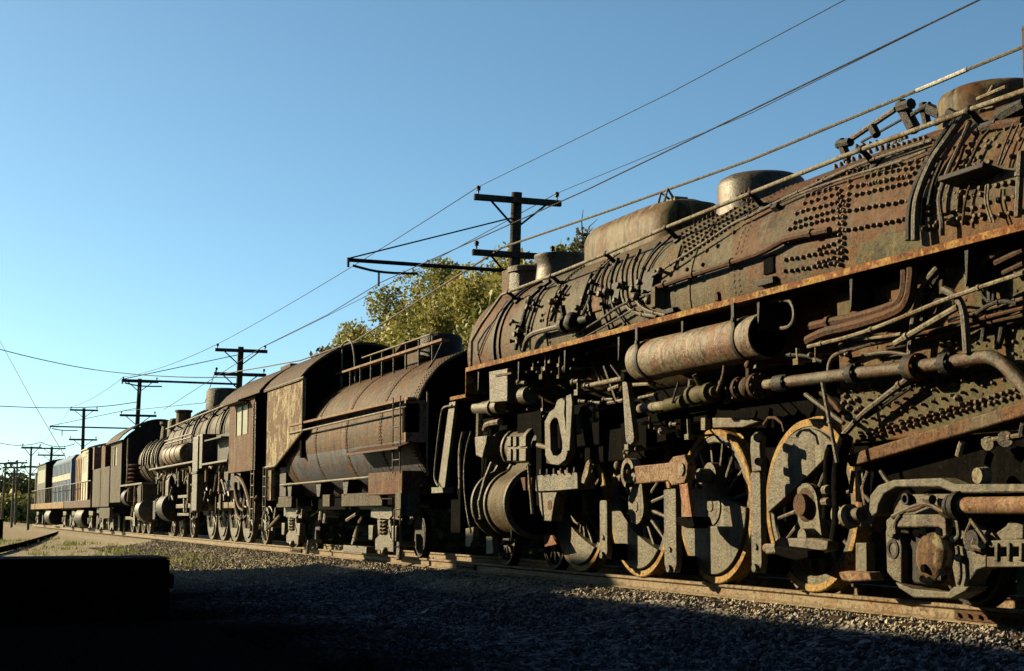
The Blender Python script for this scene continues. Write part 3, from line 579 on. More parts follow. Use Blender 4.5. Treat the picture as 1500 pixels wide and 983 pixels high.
# wheels
def wheel(name, r, th, ns, tire_mat, parent, hub=.2, spoke=.032, y0=-.07, cm='plate'):
    """at its own origin; outer face at y = 0, th thick"""
    rim = r*.912; rin = r*.86
    hubm = MB(); hubm.lathe([(0, .06), (0, hub), (th, hub), (th, .06)], (0, 0, 0), 'y', 28)
    for k in range(ns):
        a = 2*math.pi*(k+.5)/ns; c, s = math.cos(a), math.sin(a)
        hubm.tube([(hub*.8*c, th*.35, hub*.8*s), (rin*c, th*.4, rin*s)], [spoke*1.35, spoke], 8)
    hubm.lathe([(.012, rin*.97), (.012, rim), (th, rim), (th, rim*.94), (.03, rin*.95), (.012, rin*.97)], (0, 0, 0), 'y', 56)
    o = bpy.data.objects.new(name, hubm.mesh(name, cm)); COL.objects.link(o); o.parent = parent
    t = MB(); t.lathe([(0, rim+.002), (0, r-.012), (.012, r), (th-.035, r+.004), (th-.025, r+.03), (th, r+.03), (th, rim+.002), (0, rim+.002)], (0, 0, 0), 'y', 72)
    to = bpy.data.objects.new('tyre', t.mesh('tyre', tire_mat)); COL.objects.link(to); to.parent = o
    return o
def segment(r, half, chord, ctr, n=22, off=0):
    """counterweight outline: arc of radius r over +-half deg round ctr deg, closed by a slightly curved chord"""
    a = [R(ctr-half + 2*half*i/n) for i in range(n+1)]; pts = [(r*math.cos(t), r*math.sin(t)) for t in a]
    e0, e1 = np.array(pts[-1]), np.array(pts[0]); c = np.array([math.cos(R(ctr)), math.sin(R(ctr))])
    for k in range(1, 10):
        t = k/10; pts.append(tuple(e0*(1-t) + e1*t + c*chord*math.sin(math.pi*t)))
    return pts
WX = [-20.43, -18.47, -16.42, -14.30]; WR = .925
wp = None
wheels = []
for i, x in enumerate(WX):
    if wp is None: wp = wheel('driving_wheel', WR, .15, 16, 'tire', L, .2, .022)
    o = wp if i == 0 else copy_tree(wp, L)
    o.location = tuple(np.array((x, -.07, WR)) - wloc(L)); o.rotation_euler = (0, rnd.uniform(0, .3), 0); wheels.append(o)
for i, (ctr, half, ch) in enumerate(((244, 72, .10), (242, 75, .12), (260, 98, -.02), (116, 70, -.02))):
    o = wheels[i]; o.rotation_euler = (0, 0, 0)
    c = MB(); c.prism(segment(WR*.885, half, ch, ctr), -.035, .10); 
    cw = bpy.data.objects.new('counterweight', c.mesh('counterweight', 'plate')); COL.objects.link(cw); cw.parent = o
    md = cw.modifiers.new('bevel', 'BEVEL'); md.width = .012; md.segments = 2; md.limit_method = 'ANGLE'
    # crank boss and pin
    ca = {0: 90, 1: 88, 2: 92, 3: 292}[i]; cr = .36; cx, cz = cr*math.cos(R(ca)), cr*math.sin(R(ca))
    k = MB(); 
    def hull(r0, r1):
        pts = []; d = R(ca)
        for t in np.linspace(-90, 90, 13): pts.append((cx + r1*math.cos(d+R(t)), cz + r1*math.sin(d+R(t))))
        for t in np.linspace(90, 270, 13): pts.append((r0*math.cos(d+R(t)), r0*math.sin(d+R(t))))
        return pts
    k.prism(hull(.235, .16), -.05, .1)
    k.lathe([(-.06, .02), (-.06, .07), (-.03, .075), (-.03, .0)], (cx*0, 0, 0), 'y', 20)
    k.lathe([(-.19 if i in (2, 3) else -.09, .03), (-.19 if i in (2, 3) else -.09, .085), (0, .09)], (cx, 0, cz), 'y', 20)
    co = bpy.data.objects.new('crank', k.mesh('crank', 'plate')); COL.objects.link(co); co.parent = o
for x in WX:
    o = copy_tree(wp, L); o.location = tuple(np.array((x, 1.57, WR)) - wloc(L)); o.rotation_euler = (0, 0, math.pi)
for x in WX: MB().cyl((x, -.06, WR), (x, 1.56, WR), .12, 16).build('axle', 'dark', L)
MB().b2(-24.3, -8, .16, .28, .75, 1.75).build('frame', 'black', L); MB().b2(-24.3, -8, 1.22, 1.34, .75, 1.75).build('frame', 'black', L); MB().b2(-24, -8.4, .3, 1.2, 1.0, 2.28).build('frame_casting', 'black', L)
MB().b2(-24, -13.3, .1, 1.4, 1.75, 2.45).build('belly_casing', 'black', L)
# brake hangers
for a, b, c in (((1103, 692), (1118, 694), 838), ((976, 715), (994, 716), 838), ((882, 733), (893, 733), 818)):
    x0, x1 = P(a[0], a[1], -.36)[0], P(b[0], b[1], -.36)[0]; zt = P(a[0], a[1], -.36)[2]; zb = P(a[0], c, -.36)[2]; xm = (x0+x1)/2; hw = (x1-x0)/2
    h = MB().prism([(xm-hw, zb+.1), (xm-hw, zt-.03), (xm-hw+.03, zt), (xm+hw-.03, zt), (xm+hw, zt-.03), (xm+hw, zb+.1), (xm+hw*.6, zb), (xm-hw*.6, zb)], -.40, -.32).build('brake_hanger', 'plate', L, bevel=.01)
    MB().cyl((xm, -.44, zb+.05), (xm, -.30, zb+.05), .045, 12).build('bolt', 'pipe', h); MB().cyl((xm, -.42, zb+.28), (xm, -.30, zb+.28), .035, 8).build('bolt', 'pipe', h)
    MB().b2(xm-.11, xm+.13, -.28, .05, zb-.02, zb+.2).build('brake_shoe', 'black', L, bevel=.03)
MB().prism(poly([(1104, 640), (1112, 632), (1119, 640), (1117, 655), (1120, 690), (1106, 692), (1103, 660)], -.38), -.42, -.34).build('spring_hanger', 'plate', L, bevel=.012)
MB().cyl(P(1110, 641, -.46), P(1110, 641, -.3), .05, 12).build('hanger_pin', 'palepipe', L); MB().cyl(P(1111, 676, -.46), P(1111, 676, -.3), .045, 12).build('hanger_pin', 'palepipe', L)
MB().prism(poly([(1045, 612), (1095, 612), (1112, 618), (1090, 626), (1046, 627)], -.25), -.27, -.1).build('spring', 'plate', L, bevel=.01)
MB().prism(poly([(1030, 612), (1036, 612), (1036, 630), (1030, 630)], -.3), -.33, -.25).build('spring_strap', 'palepipe', L)
MB().tube([P(1119, 622, -.35), P(1126, 612, -.35), P(1136, 612, -.35), P(1146, 620, -.35), P(1149, 632, -.35)], .018, 8).build('pipe', 'rustpipe', L)
# main rod, broken off
MB().prism(poly([(935, 683), (985, 678), (992, 669), (1008, 666), (1014, 680), (1013, 696), (1009, 708), (990, 711), (985, 704), (938, 709)], -.5), -.56, -.44).build('main_rod', 'rod', L, bevel=.015)
ro = MB(); p = P(997, 687, -.58); ro.lathe([(0, .03), (0, .075), (.05, .08)], p, 'y', 16); ro.build('rod_bushing', 'palepipe', L)
MB().prism(poly([(999, 709), (1011, 707), (1018, 757), (1014, 762), (1005, 757)], -.5), -.54, -.48).build('rod_strap', 'pink', L, bevel=.008)
MB().prism(poly([(996, 757), (1020, 757), (1024, 770), (1014, 774), (1000, 768)], -.48), -.54, -.3).build('rod_key', 'black', L)
mb = MB(); p = P(925, 693, -.5); mb.lathe([(0, .13), (0, .19), (.12, .19), (.12, .13), (0, .13)], p - np.array([0, .06, 0]), 'y', 24, 20, 250); mb.build('rod_fork', 'palepipe', L)
for px, py, r in ((904, 682, .06), (916, 668, .04), (920, 690, .05), (909, 700, .05), (930, 702, .035)): MB().ball(P(px, py, -.5), r, 10, 6, (1, .7, 1)).build('pipe_fitting', 'palepipe', L)
# fourth wheel gear
ax4 = np.array([WX[3], -.07, WR])
mb = MB(); mb.lathe([(-.13, .03), (-.13, .12), (-.06, .12), (-.06, .17), (-.03, .21), (0, .24)], ax4, 'y', 28); mb.build('crank_hub', 'rustpipe', L)
MB().prism(poly([(1128, 796), (1150, 796), (1162, 788), (1200, 788), (1222, 792), (1222, 806), (1196, 812), (1160, 810), (1130, 812)], -.34), -.42, -.28).build('side_rod', 'plate', L, bevel=.02)
MB().cyl(P(1122, 803, -.38), P(1134, 803, -.36), .05, 12).build('rod_pin', 'pink', L); MB().cyl(P(1148, 801, -.45), P(1148, 801, -.26), .10, 20).build('rod_knuckle', 'pink', L)
MB().prism(poly([(1150, 800), (1198, 806), (1200, 818), (1180, 822), (1148, 812)], -.5), -.62, -.42).build('rod_bearing', 'black', L, bevel=.02)
ptube([(1219, 655), (1214, 670), (1214, 720), (1212, 760)], .055, 'black', y=-.6, name='drain_pipe', n=10); ptube([(1240, 640), (1232, 665), (1228, 700), (1230, 760), (1225, 790)], .07, 'black', y=-.62, name='drain_pipe', n=10)
ptube([(1208, 718), (1214, 718)], .05, 'palepipe', y=-.66, name='pipe_union'); ptube([(1206, 735), (1214, 735)], .04, 'palepipe', y=-.66, name='pipe_union')
MB().lathe([(0, .05), (0, .10), (.05, .10), (.05, .05), (0, .05)], P(1225, 754, -.66), 'y', 20).build('pipe_union', 'palepipe', L)
MB().cyl(P(1240, 757, -.66), P(1262, 754, -.62), .075, 14).build('hose_coupling', 'pipe', L); MB().cyl(P(1243, 757, -.66), P(1247, 756, -.66), .12, 16).build('coupling_ring', 'palepipe', L)
for pts in ([(1258, 690), (1268, 740)], [(1272, 690), (1262, 720), (1275, 735)], [(1250, 690), (1246, 722)], [(1290, 690), (1300, 705), (1310, 715)], [(1263, 688), (1266, 705)]): ptube(pts, .022, 'pipe', y=-.5)
MB().prism(poly([(1262, 730), (1290, 708), (1298, 712), (1300, 735), (1280, 780), (1262, 770)], -.3), -.35, -.2).build('equalizer', 'rustpipe', L, bevel=.02)
MB().prism(poly([(1258, 795), (1274, 795), (1275, 850), (1258, 850)], -.3), -.34, -.24).build('brake_hanger', 'plate', L, bevel=.01)
MB().prism(poly([(1235, 838), (1250, 836), (1280, 838), (1284, 850), (1250, 852), (1240, 850)], -.36), -.42, -.26).build('brake_beam', 'rod', L, bevel=.015)
# valve gear
MB().prism(poly([(805, 618), (812, 604), (820, 598), (824, 586), (830, 583), (835, 588), (834, 604), (838, 640), (840, 660), (836, 674), (826, 682), (813, 680), (806, 668)], -.62), -.70, -.58,
           hole=poly([(813, 622), (816, 616), (819, 613), (822, 613), (824, 614), (826, 620), (828, 632), (831, 648), (831, 658), (829, 664), (824, 668), (817, 667), (814, 660)], -.62)).build('expansion_link', 'plate', L, bevel=.012)
MB().prism(poly([(833, 580), (840, 577), (842, 590), (838, 660), (833, 662)], -.72), -.76, -.72).build('radius_bar', 'plate', L, bevel=.008)
MB().prism(poly([(801, 632), (807, 628), (809, 676), (806, 680), (802, 678)], -.58), -.6, -.52).build('link_bracket', 'rustpipe', L, bevel=.006)
MB().prism(poly([(843, 606), (848, 608), (851, 634), (848, 637), (845, 630)], -.5), -.54, -.48).build('lifting_arm', 'plate', L, bevel=.008)
ptube([(788, 652), (802, 656)], .035, 'palepipe', y=-.6, name='valve_strut')
MB().prism(poly([(863, 678), (867, 673), (869, 678), (866, 695), (860, 709), (856, 707), (857, 699)], -.55), -.6, -.55).build('union_link', 'palepipe', L, bevel=.008)
gd = MB().prism(poly([(791, 697), (792, 697), (800, 696), (852, 692), (853, 716), (822, 719), (791, 720)], -.55), -.62, -.35).build('crosshead_guide', 'plate', L, bevel=.008)
for k in range(6):
    a = P(797 + k*10, 694 - k*.6, -.6); MB().cyl(a + np.array([0, -.04, -.01]), a + np.array([0, -.04, .06]), .035, 8).build('bolt', 'dark', gd)
MB().prism(poly([(815, 690), (838, 688), (838, 694), (815, 697)], -.5), -.56, -.45).build('oil_cup', 'palepipe', L, bevel=.01)
MB().prism(poly([(770, 700), (778, 699), (779, 719), (770, 719)], -.5), -.6, -.45).build('guide_yoke', 'rustpipe', L, bevel=.01); MB().prism(poly([(782, 700), (788, 700), (788, 719), (782, 719)], -.5), -.6, -.45).build('guide_yoke', 'edge', L, bevel=.01)
ch = MB().prism(poly([(794, 719), (822, 718), (818, 732), (813, 764), (802, 763), (796, 745)], -.52), -.58, -.4).build('crosshead', 'plate', L, bevel=.012)
p = P(805, 740, -.585); MB().lathe([(0, .01), (0, .075), (.03, .085)], p, 'y', 18).build('wrist_pin', 'rustpipe', ch)
MB().prism(poly([(797, 785), (810, 784), (817, 797), (800, 801)], -.3), -.32, -.28).build('hanging_plate', 'pink', L)
MB().b2(-22.0, -18.9, -.42, .2, 1.75, 2.35).build('valve_gear_frame', 'black', L, bevel=.02)
MB().prism(poly([(842, 640), (990, 600), (1000, 612), (1000, 640), (880, 668), (842, 672)], -.25), -.28, -.1).build('guide_frame', 'black', L)
MB().b2(-20.9, -20.7, -.55, .2, .95, 2.3).build('guide_yoke_plate', 'black', L)
MB().b2(-19.55, -17.6, -.38, -.12, 1.52, 1.95).build('valve_gear_casing', 'black', L, bevel=.02)
for px, py, y_ in ((850, 588, -.5), (866, 590, -.5), (872, 600, -.5), (885, 585, -.5), (840, 560, -.5), (858, 565, -.55), (848, 575, -.5), (870, 615, -.5), (868, 590, -.5), (945, 620, -.5), (952, 625, -.5), (963, 628, -.5), (970, 632, -.5), (984, 622, -.5), (922, 655, -.55), (935, 658, -.5), (916, 662, -.55), (760, 560, -.65), (768, 545, -.6), (790, 545, -.6), (796, 552, -.6), (780, 570, -.6), (800, 540, -.6), (812, 545, -.6), (820, 535, -.6), (828, 540, -.6), (835, 528, -.6), (790, 530, -.6), (806, 530, -.6), (782, 540, -.6), (820, 552, -.6), (840, 540, -.6), (776, 600, -.6), (800, 610, -.6), (796, 600, -.6), (848, 525, -.5), (862, 517, -.5), (872, 514, -.5), (888, 508, -.5), (902, 503, -.5), (914, 500, -.5), (1010, 640, -.4), (1190, 520, -.5), (1170, 530, -.5), (1195, 528, -.5), (1078, 583, -.5), (1065, 588, -.5), (1110, 535, -.5), (705, 760, -.7), (740, 795, -.6), (750, 790, -.6), (735, 812, -.6)):
    p = P(px, py, y_); mb = MB(); r = rnd.uniform(.02, .05)
    k = rnd.random()
    if k < .4: mb.tube([p + np.array([0, .12, 0]), p, p - np.array([0, .03, 0]), p - np.array([0, .05, 0])], [r*.6, r, r, r*.5], 6)
    elif k < .75: mb.cyl(p, p + np.array([rnd.uniform(.1, .3), 0, rnd.uniform(-.03, .03)]), r*.6, 7); mb.ball(p, r*1.1, 8, 5)
    else: mb.cyl(p, p + np.array([rnd.uniform(-.02, .02), 0, rnd.uniform(.12, .25)]), r*.6, 7); mb.box(p, (r*2.4, r*2, r*1.6))
    mb.tube([p, p + np.array([0, .5, .05])], r*.4, 6)
    mb.build('pipe_fitting', rnd.choice(['palepipe', 'pipe', 'plate', 'firebox']), L)
# piston valve and cylinder casting
mb = MB(); prof = []
for a in np.linspace(30, -210, 40): prof.append((-.33 + .52*math.cos(R(a-0)), .98 + .50*math.sin(R(a))))
def casting(x0, x1, grow=0, rr=.5, rv=.30):
    pts = []
    for a in np.linspace(-60, -245, 26): pts.append((-.30 + (rr+grow)*math.cos(R(a)), .98 + (rr+grow)*math.sin(R(a))))
    pts.append((-.42-grow, 1.50)); pts.append((-.36-grow, 1.60))
    for a in np.linspace(215, 90, 16): pts.append((-.22 + (rv+grow)*math.cos(R(a)), 1.83 + (rv+grow)*math.sin(R(a))))
    pts += [(.6, 2.1), (.6, .6)]
    return MB().prismx(pts, x0, x1)
cx0, cx1 = -22.95, -21.45
cy = casting(cx0+.62, cx1-.08).build('cylinder', 'boiler', L, bevel=.012); casting(cx0+.08, cx0+.62, -.13).build('cylinder_saddle', 'dark', cy); casting(cx0+.56, cx0+.64, .035).build('cylinder_flange', 'plate', cy, bevel=.01)  # recessed saddle coloured dark for the shade in it
casting(cx0, cx0+.08, .04).build('cylinder_flange', 'plate', cy, bevel=.01); casting(cx1-.08, cx1, .04).build('cylinder_flange', 'plate', cy, bevel=.01)
MB().lathe([(0, .46), (.08, .44), (.14, .3), (.22, .14), (.4, .12), (.4, .02)], (cx1, -.30, .98), 'x', 32).build('cylinder_head', 'black', cy); MB().lathe([(0, .27), (.3, .25), (.3, .02)], (cx1, -.22, 1.83), 'x', 28).build('valve_head', 'dark', cy)  # rear cylinder head blackened to stand in for its shade
MB().lathe([(-.12, .02), (-.1, .4), (0, .46)], (cx0, -.30, .98), 'x', 32).build('cylinder_head', 'dark', cy)
for k in range(9): MB().tube([(cx0+.4, -.825, .75+.1*k), (cx0+.42, -.84, .75+.1*k)], .02, 6)
MB().tube([(cx0+.35, -.78, .75), (cx0+.33, -.81, 1.0), (cx0+.4, -.74, 1.35), (cx0+.38, -.62, 1.62)], .035, 8).build('drain_pipe', 'plate', cy)
MB().lathe([(0, .2), (0, .33), (.06, .33), (.06, .2)], (cx1+.02, -.24, 1.83), 'x', 28).build('valve_flange', 'plate', cy)
ptube([(699, 598), (733, 596)], .11, 'plate', y=-.5, name='steam_pipe', n=14); ptube([(722, 597), (725, 597)], .14, 'plate', y=-.5, name='pipe_flange', n=16); ptube([(703, 606), (702, 640)], .06, 'palepipe', y=-.6, name='drain_pipe'); ptube([(710, 630), (713, 621), (732, 618)], .05, 'palepipe', y=-.55, name='elbow_pipe')
MB().prism(poly([(700, 640), (718, 638), (716, 660), (712, 672), (702, 668)], -.6), -.66, -.3).build('steam_chest', 'plate', L, bevel=.02)
lb = MB().prism(poly([(725, 545), (752, 540), (752, 588), (726, 590)], -.62), -.72, -.35).build('lubricator', 'plate', L, bevel=.01)
MB().prism(poly([(727, 549), (750, 545), (750, 548), (727, 552)], -.72), -.735, -.72).build('lubricator_lid', 'rustpipe', lb)
MB().cyl(P(768, 580, -.6), P(768, 580, -.6) + np.array([.25, 0, 0]), .13, 24).build('air_strainer', 'plate', L)
fr_ = MB()
for a in ((746, 752), (755, 760), (764, 774)):
    for zy in ((640, 654), (658, 675)): 
        q = P(a[0], zy[0], -.6); q2 = P(a[1], zy[1], -.6); fr_.b2(q[0], q2[0]-.01, -.64, -.55, q2[2], q[2])
fr_.b2(P(745, 650, -.6)[0], P(774, 650, -.6)[0], -.62, -.56, P(745, 660, -.6)[2], P(745, 655, -.6)[2]); fr_.build('bolt_rack', 'plate', L, bevel=.008)
ptube([(774, 682), (780, 753)], .025, 'palepipe', y=-.7, name='combination_lever'); ptube([(678, 633), (673, 653), (674, 714)], .022, 'palepipe', y=-.8); ptube([(690, 632), (683, 656), (679, 690), (682, 740), (690, 780)], .016, 'pipe', y=-.86)
MB().prism(poly([(686, 774), (698, 772), (697, 790), (692, 802), (686, 800)], -.6), -.65, -.55).build('hose_bracket', 'palepipe', L, bevel=.01); MB().prism(poly([(716, 786), (725, 786), (727, 811), (716, 812)], -.5), -.55, -.45).build('hose_bracket', 'plate', L, bevel=.01)
# pilot ladder in front
MB().prism(poly([(663, 590), (672, 588), (656, 716), (646, 716)], -.7), -.76, -.7).build('pilot_ladder', 'plate', L, bevel=.006)
ptube([(662, 594), (650, 596), (646, 604), (636, 690), (637, 704), (642, 712)], .018, 'palepipe', y=-.8, name='ladder_handrail')
ptube([(680, 633), (672.5, 654), (674, 716)], .03, 'plate', y=-.7, name='ladder_handrail'); MB().prism(poly([(640, 714), (656, 714), (657, 722), (640, 723)], -.7), -.8, -.55).build('ladder_foot', 'plate', L, bevel=.008)
MB().b2(-24.6, -24.1, -.6, 2.1, .5, 1.3).build('pilot_beam', 'black', L, bevel=.02); MB().b2(-24.2, -23, -.2, 1.7, .9, 2.4).build('front_deck', 'black', L)
lw = wheel('leading_wheel', .42, .13, 10, 'dark', L, .14, .03, cm='dark')
for k, x in enumerate((-23.4, -21.4)):
    o = lw if k == 0 else copy_tree(lw, L)
    o.location = tuple(np.array((x, -.07, .42)) - wloc(L))
# ashpan and mudring
MB().prism(poly([(1243, 668), (1500, 591), (1560, 574), (1560, 594), (1500, 612), (1252, 684)], -.5), -.56, -.44).build('mud_ring_beam', 'smokebox', L, bevel=.015)
MB().b2(-13, -6.6, -.36, 1.86, .95, 1.55).build('ashpan', 'black', L)
ptube([(1440, 646), (1500, 637)], .022, 'palepipe', y=-.52); MB().cyl(P(1446, 650, -.55), P(1451, 649, -.5), .06, 10).build('valve', 'palepipe', L); MB().cyl(P(1472, 643, -.55), P(1476, 643, -.5), .07, 10).build('valve', 'pipe', L)
ptube([(1404, 668), (1407, 655), (1410, 648)], .03, 'palepipe', y=-.52, name='hook'); ptube([(1500, 620), (1496, 640)], .03, 'dark', y=-.52)
# trailing truck
Y2 = -.55
tf = MB().prism(poly([(1289.5, 748), (1291, 726), (1303, 711), (1325, 703), (1395, 700), (1416, 709), (1500, 709), (1580, 709), (1580, 722), (1500, 722), (1416, 723), (1393, 714), (1329, 714), (1312, 724), (1304, 740), (1302, 752), (1294, 757)], Y2), -.68, -.5).build('trailing_truck', 'plate', L, bevel=.015)
MB().prism(poly([(1306, 755), (1318, 735), (1332, 724), (1400, 723), (1412, 745), (1404, 753), (1318, 756)], Y2), -.58, -.48).build('truck_plate', 'plate', tf, bevel=.015)
for a, b, c in ((1329, 731, .055), (1311, 804, .09)): MB().lathe([(0, c*.6), (-.03, c*.65), (-.03, c), (0, c*1.05)], P(a, b, -.6), 'y', 20).build('lightening_hole', 'dark', tf); 
MB().prism(poly([(1306, 776), (1325, 782), (1330, 800), (1330, 855), (1318, 850), (1308, 838)], Y2), -.62, -.4).build('pedestal', 'plate', tf, bevel=.015)
MB().prism(poly([(1416, 776), (1440, 790), (1455, 801), (1455, 831), (1440, 836), (1432, 850), (1428, 862), (1410, 862), (1404, 830)], Y2), -.62, -.45).build('pedestal', 'plate', tf, bevel=.015)
MB().prism(poly([(1313, 785), (1312, 762), (1322, 754), (1390, 753), (1400, 760), (1402, 785), (1394, 790), (1390, 772), (1326, 773), (1322, 790)], Y2), -.66, -.58).build('equalizer', 'plate', tf, bevel=.015)
MB().prism(poly([(1325, 852), (1350, 862), (1404, 867), (1412, 859), (1434, 859), (1430, 866), (1408, 877), (1352, 875), (1331, 861)], Y2), -.66, -.45).build('pedestal_tie', 'plate', tf, bevel=.012)
p = P(1357, 816, -.70); jb = MB(); jb.lathe([(0, .01), (0, .10), (.015, .16), (.04, .205), (.06, .215), (.3, .215)], p, 'y', 32); jb.build('journal_cover', 'cream', tf)
mb = MB(); mb.lathe([(-.03, .01), (-.03, .035), (0, .04)], p + np.array([-.02, 0, -.1]), 'y', 12); mb.build('cover_bolt', 'black', tf)
MB().prism(poly([(1336, 775), (1384, 772), (1392, 790), (1392, 850), (1380, 858), (1345, 855), (1336, 840)], -.5), -.55, -.3).build('journal_box', 'dark', tf, bevel=.02)
for px, py in ((1342, 781), (1352, 778), (1380, 838), (1403, 817), (1362, 850), (1352, 848), (1375, 778), (1396, 790), (1438, 798)): MB().cyl(P(px, py, -.68), P(px, py, -.5), .035, 8).build('bolt', 'palepipe', tf)
MB().prism(poly([(1386, 796), (1393, 795), (1394, 850), (1388, 850)], Y2), -.66, -.6).build('box_wedge', 'dark', tf, bevel=.005); ptube([(1402, 800), (1408, 840), (1404, 856)], .02, 'pipe', y=-.66, name='pipe', parent=tf)
bc = MB(); p = P(1408, 741, -.66); bc.cyl(p, p + np.array([3, 0, 0]), .075, 18); bc = bc.build('brake_cylinder', 'rod', tf)
mb = MB(); mb.cyl(p + np.array([-.04, 0, 0]), p + np.array([.02, 0, 0]), .13, 18); mb.cyl(p + np.array([-.14, 0, 0]), p + np.array([-.1, 0, 0]), .1, 16); mb.cyl(p + np.array([-.1, 0, 0]), p + np.array([-.04, 0, 0]), .06, 12); mb.build('cylinder_head', 'dark', bc)
for pts, r in (([(1308, 757), (1325, 748), (1345, 740), (1360, 737), (1378, 748), (1384, 750)], .024), ([(1330, 748), (1345, 745), (1362, 735)], .02), ([(1357, 730), (1366, 732)], .045), ([(1312, 782), (1311, 765), (1320, 754)], .022), ([(1402, 760), (1406, 785), (1400, 790)], .022), ([(1418, 755), (1436, 780), (1446, 795)], .02), ([(1425, 760), (1412, 790), (1420, 805)], .02), ([(1430, 790), (1425, 800), (1440, 805)], .03)): ptube(pts, r, 'pipe', y=-.66, parent=tf)
MB().lathe([(0, .03), (0, .09), (.04, .1)], P(1423, 792, -.68), 'y', 16).build('spring_seat', 'dark', tf)
tp = MB()
tp.prism(poly([(1460, 792), (1500, 790), (1580, 790), (1580, 800), (1460, 802)], Y2), -.64, -.5); tp.prism(poly([(1458, 815), (1580, 815), (1580, 830), (1458, 831)], Y2), -.64, -.45)
for k in (1472, 1490, 1508): tp.prism(poly([(k, 795), (k+5, 795), (k+5, 822), (k, 822)], Y2), -.66, -.5)
tp.build('truck_frame', 'plate', tf, bevel=.01)
MB().prism(poly([(1432, 752), (1440, 770), (1458, 782), (1475, 770), (1480, 760), (1500, 770), (1500, 790), (1450, 795), (1425, 770)], Y2), -.56, -.46).build('truck_frame', 'plate', tf, bevel=.012)
MB().lathe([(0, .02), (0, .07), (.1, .08)], P(1431, 697, -.6), 'y', 12).build('side_bearing', 'palepipe', tf)
tw = wheel('trailing_wheel', .47, .13, 1, 'dark', L, .40, .03, cm='black')
for k, x in enumerate((-11.62, -9.4)):
    o = tw if k == 0 else copy_tree(tw, L)
    o.location = tuple(np.array((x, -.07, .47)) - wloc(L))
# ================================================================ TENDER
T = thing('tender', (-31, .75, 0), 'long brown cylindrical locomotive tender with roof catwalk and tall cream bunker side', 'tender')
TR, TZ = 1.45, 2.42
MB().lathe([(-37.6, .3), (-37.5, TR-.05), (-37.45, TR), (-36.2, TR+.012), (-36.2, TR), (-33.6, TR), (-33.6, TR+.012), (-33.55, TR+.012), (-33.55, TR), (-31.0, TR), (-31.0, TR+.012), (-30.95, TR+.012), (-30.95, TR), (-28.5, TR), (-28.5, TR+.012), (-28.45, TR+.012), (-28.45, TR), (-26.42, TR), (-26.40, TR-.02), (-26.44, .5), (-26.44, .02)], (0, .75, TZ), 'x', 80).build('tank', 'tender', T)
mb = MB()
for x in (-36.2, -33.6, -31.0, -28.5, -26.6):
    for a in np.arange(10, 350, 2.6):
        for dx in (-.05, .09):
            n = np.array([0, -math.cos(R(a-90)), math.sin(R(a-90))]); p = np.array([x+dx, .75, TZ]) + n*TR
            if p[1] < .9: mb.tube([p - n*.004, p + n*.014], [.02, .01], 5)
mb.build('rivet_rows', 'tender', T)['kind'] = 'stuff'
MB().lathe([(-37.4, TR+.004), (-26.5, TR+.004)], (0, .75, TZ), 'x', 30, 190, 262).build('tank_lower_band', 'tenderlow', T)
MB().lathe([(-26.395, 1.40), (-26.385, .5), (-26.385, .02)], (0, .75, TZ), 'x', 60).build('tank_end', 'black', T)  # separate black end face: shade painted as colour
# side running rail, long shelf
sr = MB(); sr.b2(-35.6, -26.3, -.84, -.66, 2.86, 2.91); sr.b2(-26.42, -26.34, -.86, -.45, 2.1, 2.86); sr.build('side_walkway', 'rod', T, bevel=.006)
MB().tube([(-35.6, -.84, 2.70), (-26.34, -.84, 2.74)], .022, 8).build('side_handrail', 'palepipe', T)
MB().b2(-26.55, -26.34, -.86, -.60, 2.28, 2.80).build('end_panel', 'black', T)
sh = MB(); a, b = P(508, 667, -.95), P(585, 654, -.95); sh.prismx([(-.98, 1.98), (-.60, 2.12), (-.60, 2.16), (-.98, 2.02)], a[0], b[0]); sh.build('side_shelf', 'rustpipe', T, bevel=.006)
MB().tube([(-37.2, -.66, 1.52), (-26.9, -.66, 1.55)], .025, 8).build('sill_rail', 'palepipe', T)
# top catwalk
cw_ = MB(); cw_.b2(-34.6, -26.9, .0, .16, 4.02, 4.07); cw_ = cw_.build('catwalk', 'rod', T, bevel=.005)
cr = MB(); cr.tube([(-32.4, .02, 4.22), (-27.6, .02, 4.22)], .018, 8)
cr.build('catwalk_rail', 'palepipe', cw_)
for i, x in enumerate(np.arange(-34.3, -26.8, .84)):
    z = TZ + math.sqrt(TR**2 - .7**2)
    MB().cyl((x, .05, z-.03), (x, .05, 4.22 if -32.5 < x < -27.5 else 4.04), .022, 7).build('rail_post', 'pipe', cw_)
MB().tube(smoothpts([(-35.6, .2, 3.7), (-35.5, .2, 4.4), (-34.9, .2, 4.75), (-34.1, .2, 4.85), (-33.7, .2, 4.5), (-33.6, .2, 3.8)]), .022, 8).build('grab_iron', 'palepipe', T)
MB().tube([(-34.4, .1, 3.6), (-34.4, .1, 4.62)], .018, 8).build('grab_iron', 'palepipe', T)
MB().lathe([(-.5, .46), (-.06, .44), (0, .38), (.02, .02)], (-29.2, .75, 4.40), 'z', 28).build('water_hatch', 'dark', T); MB().b2(-31.0, -29.95, .55, 1.1, 3.8, 4.22).build('hatch_box', 'roof', T, bevel=.02); MB().box((-31.1, .7, 4.33), (.9, .5, .03), 0, -.25).build('hatch_lid', 'roof', T)
MB().tube([(-27.1, -.55, 3.0), (-27.0, -.1, 3.68), (-27.0, .05, 4.0)], .018, 8).build('grab_iron', 'dark', T)
MB().prism(poly([(400, 0), (401, 0), (401, 1)], 0), 0, .01) if False else None
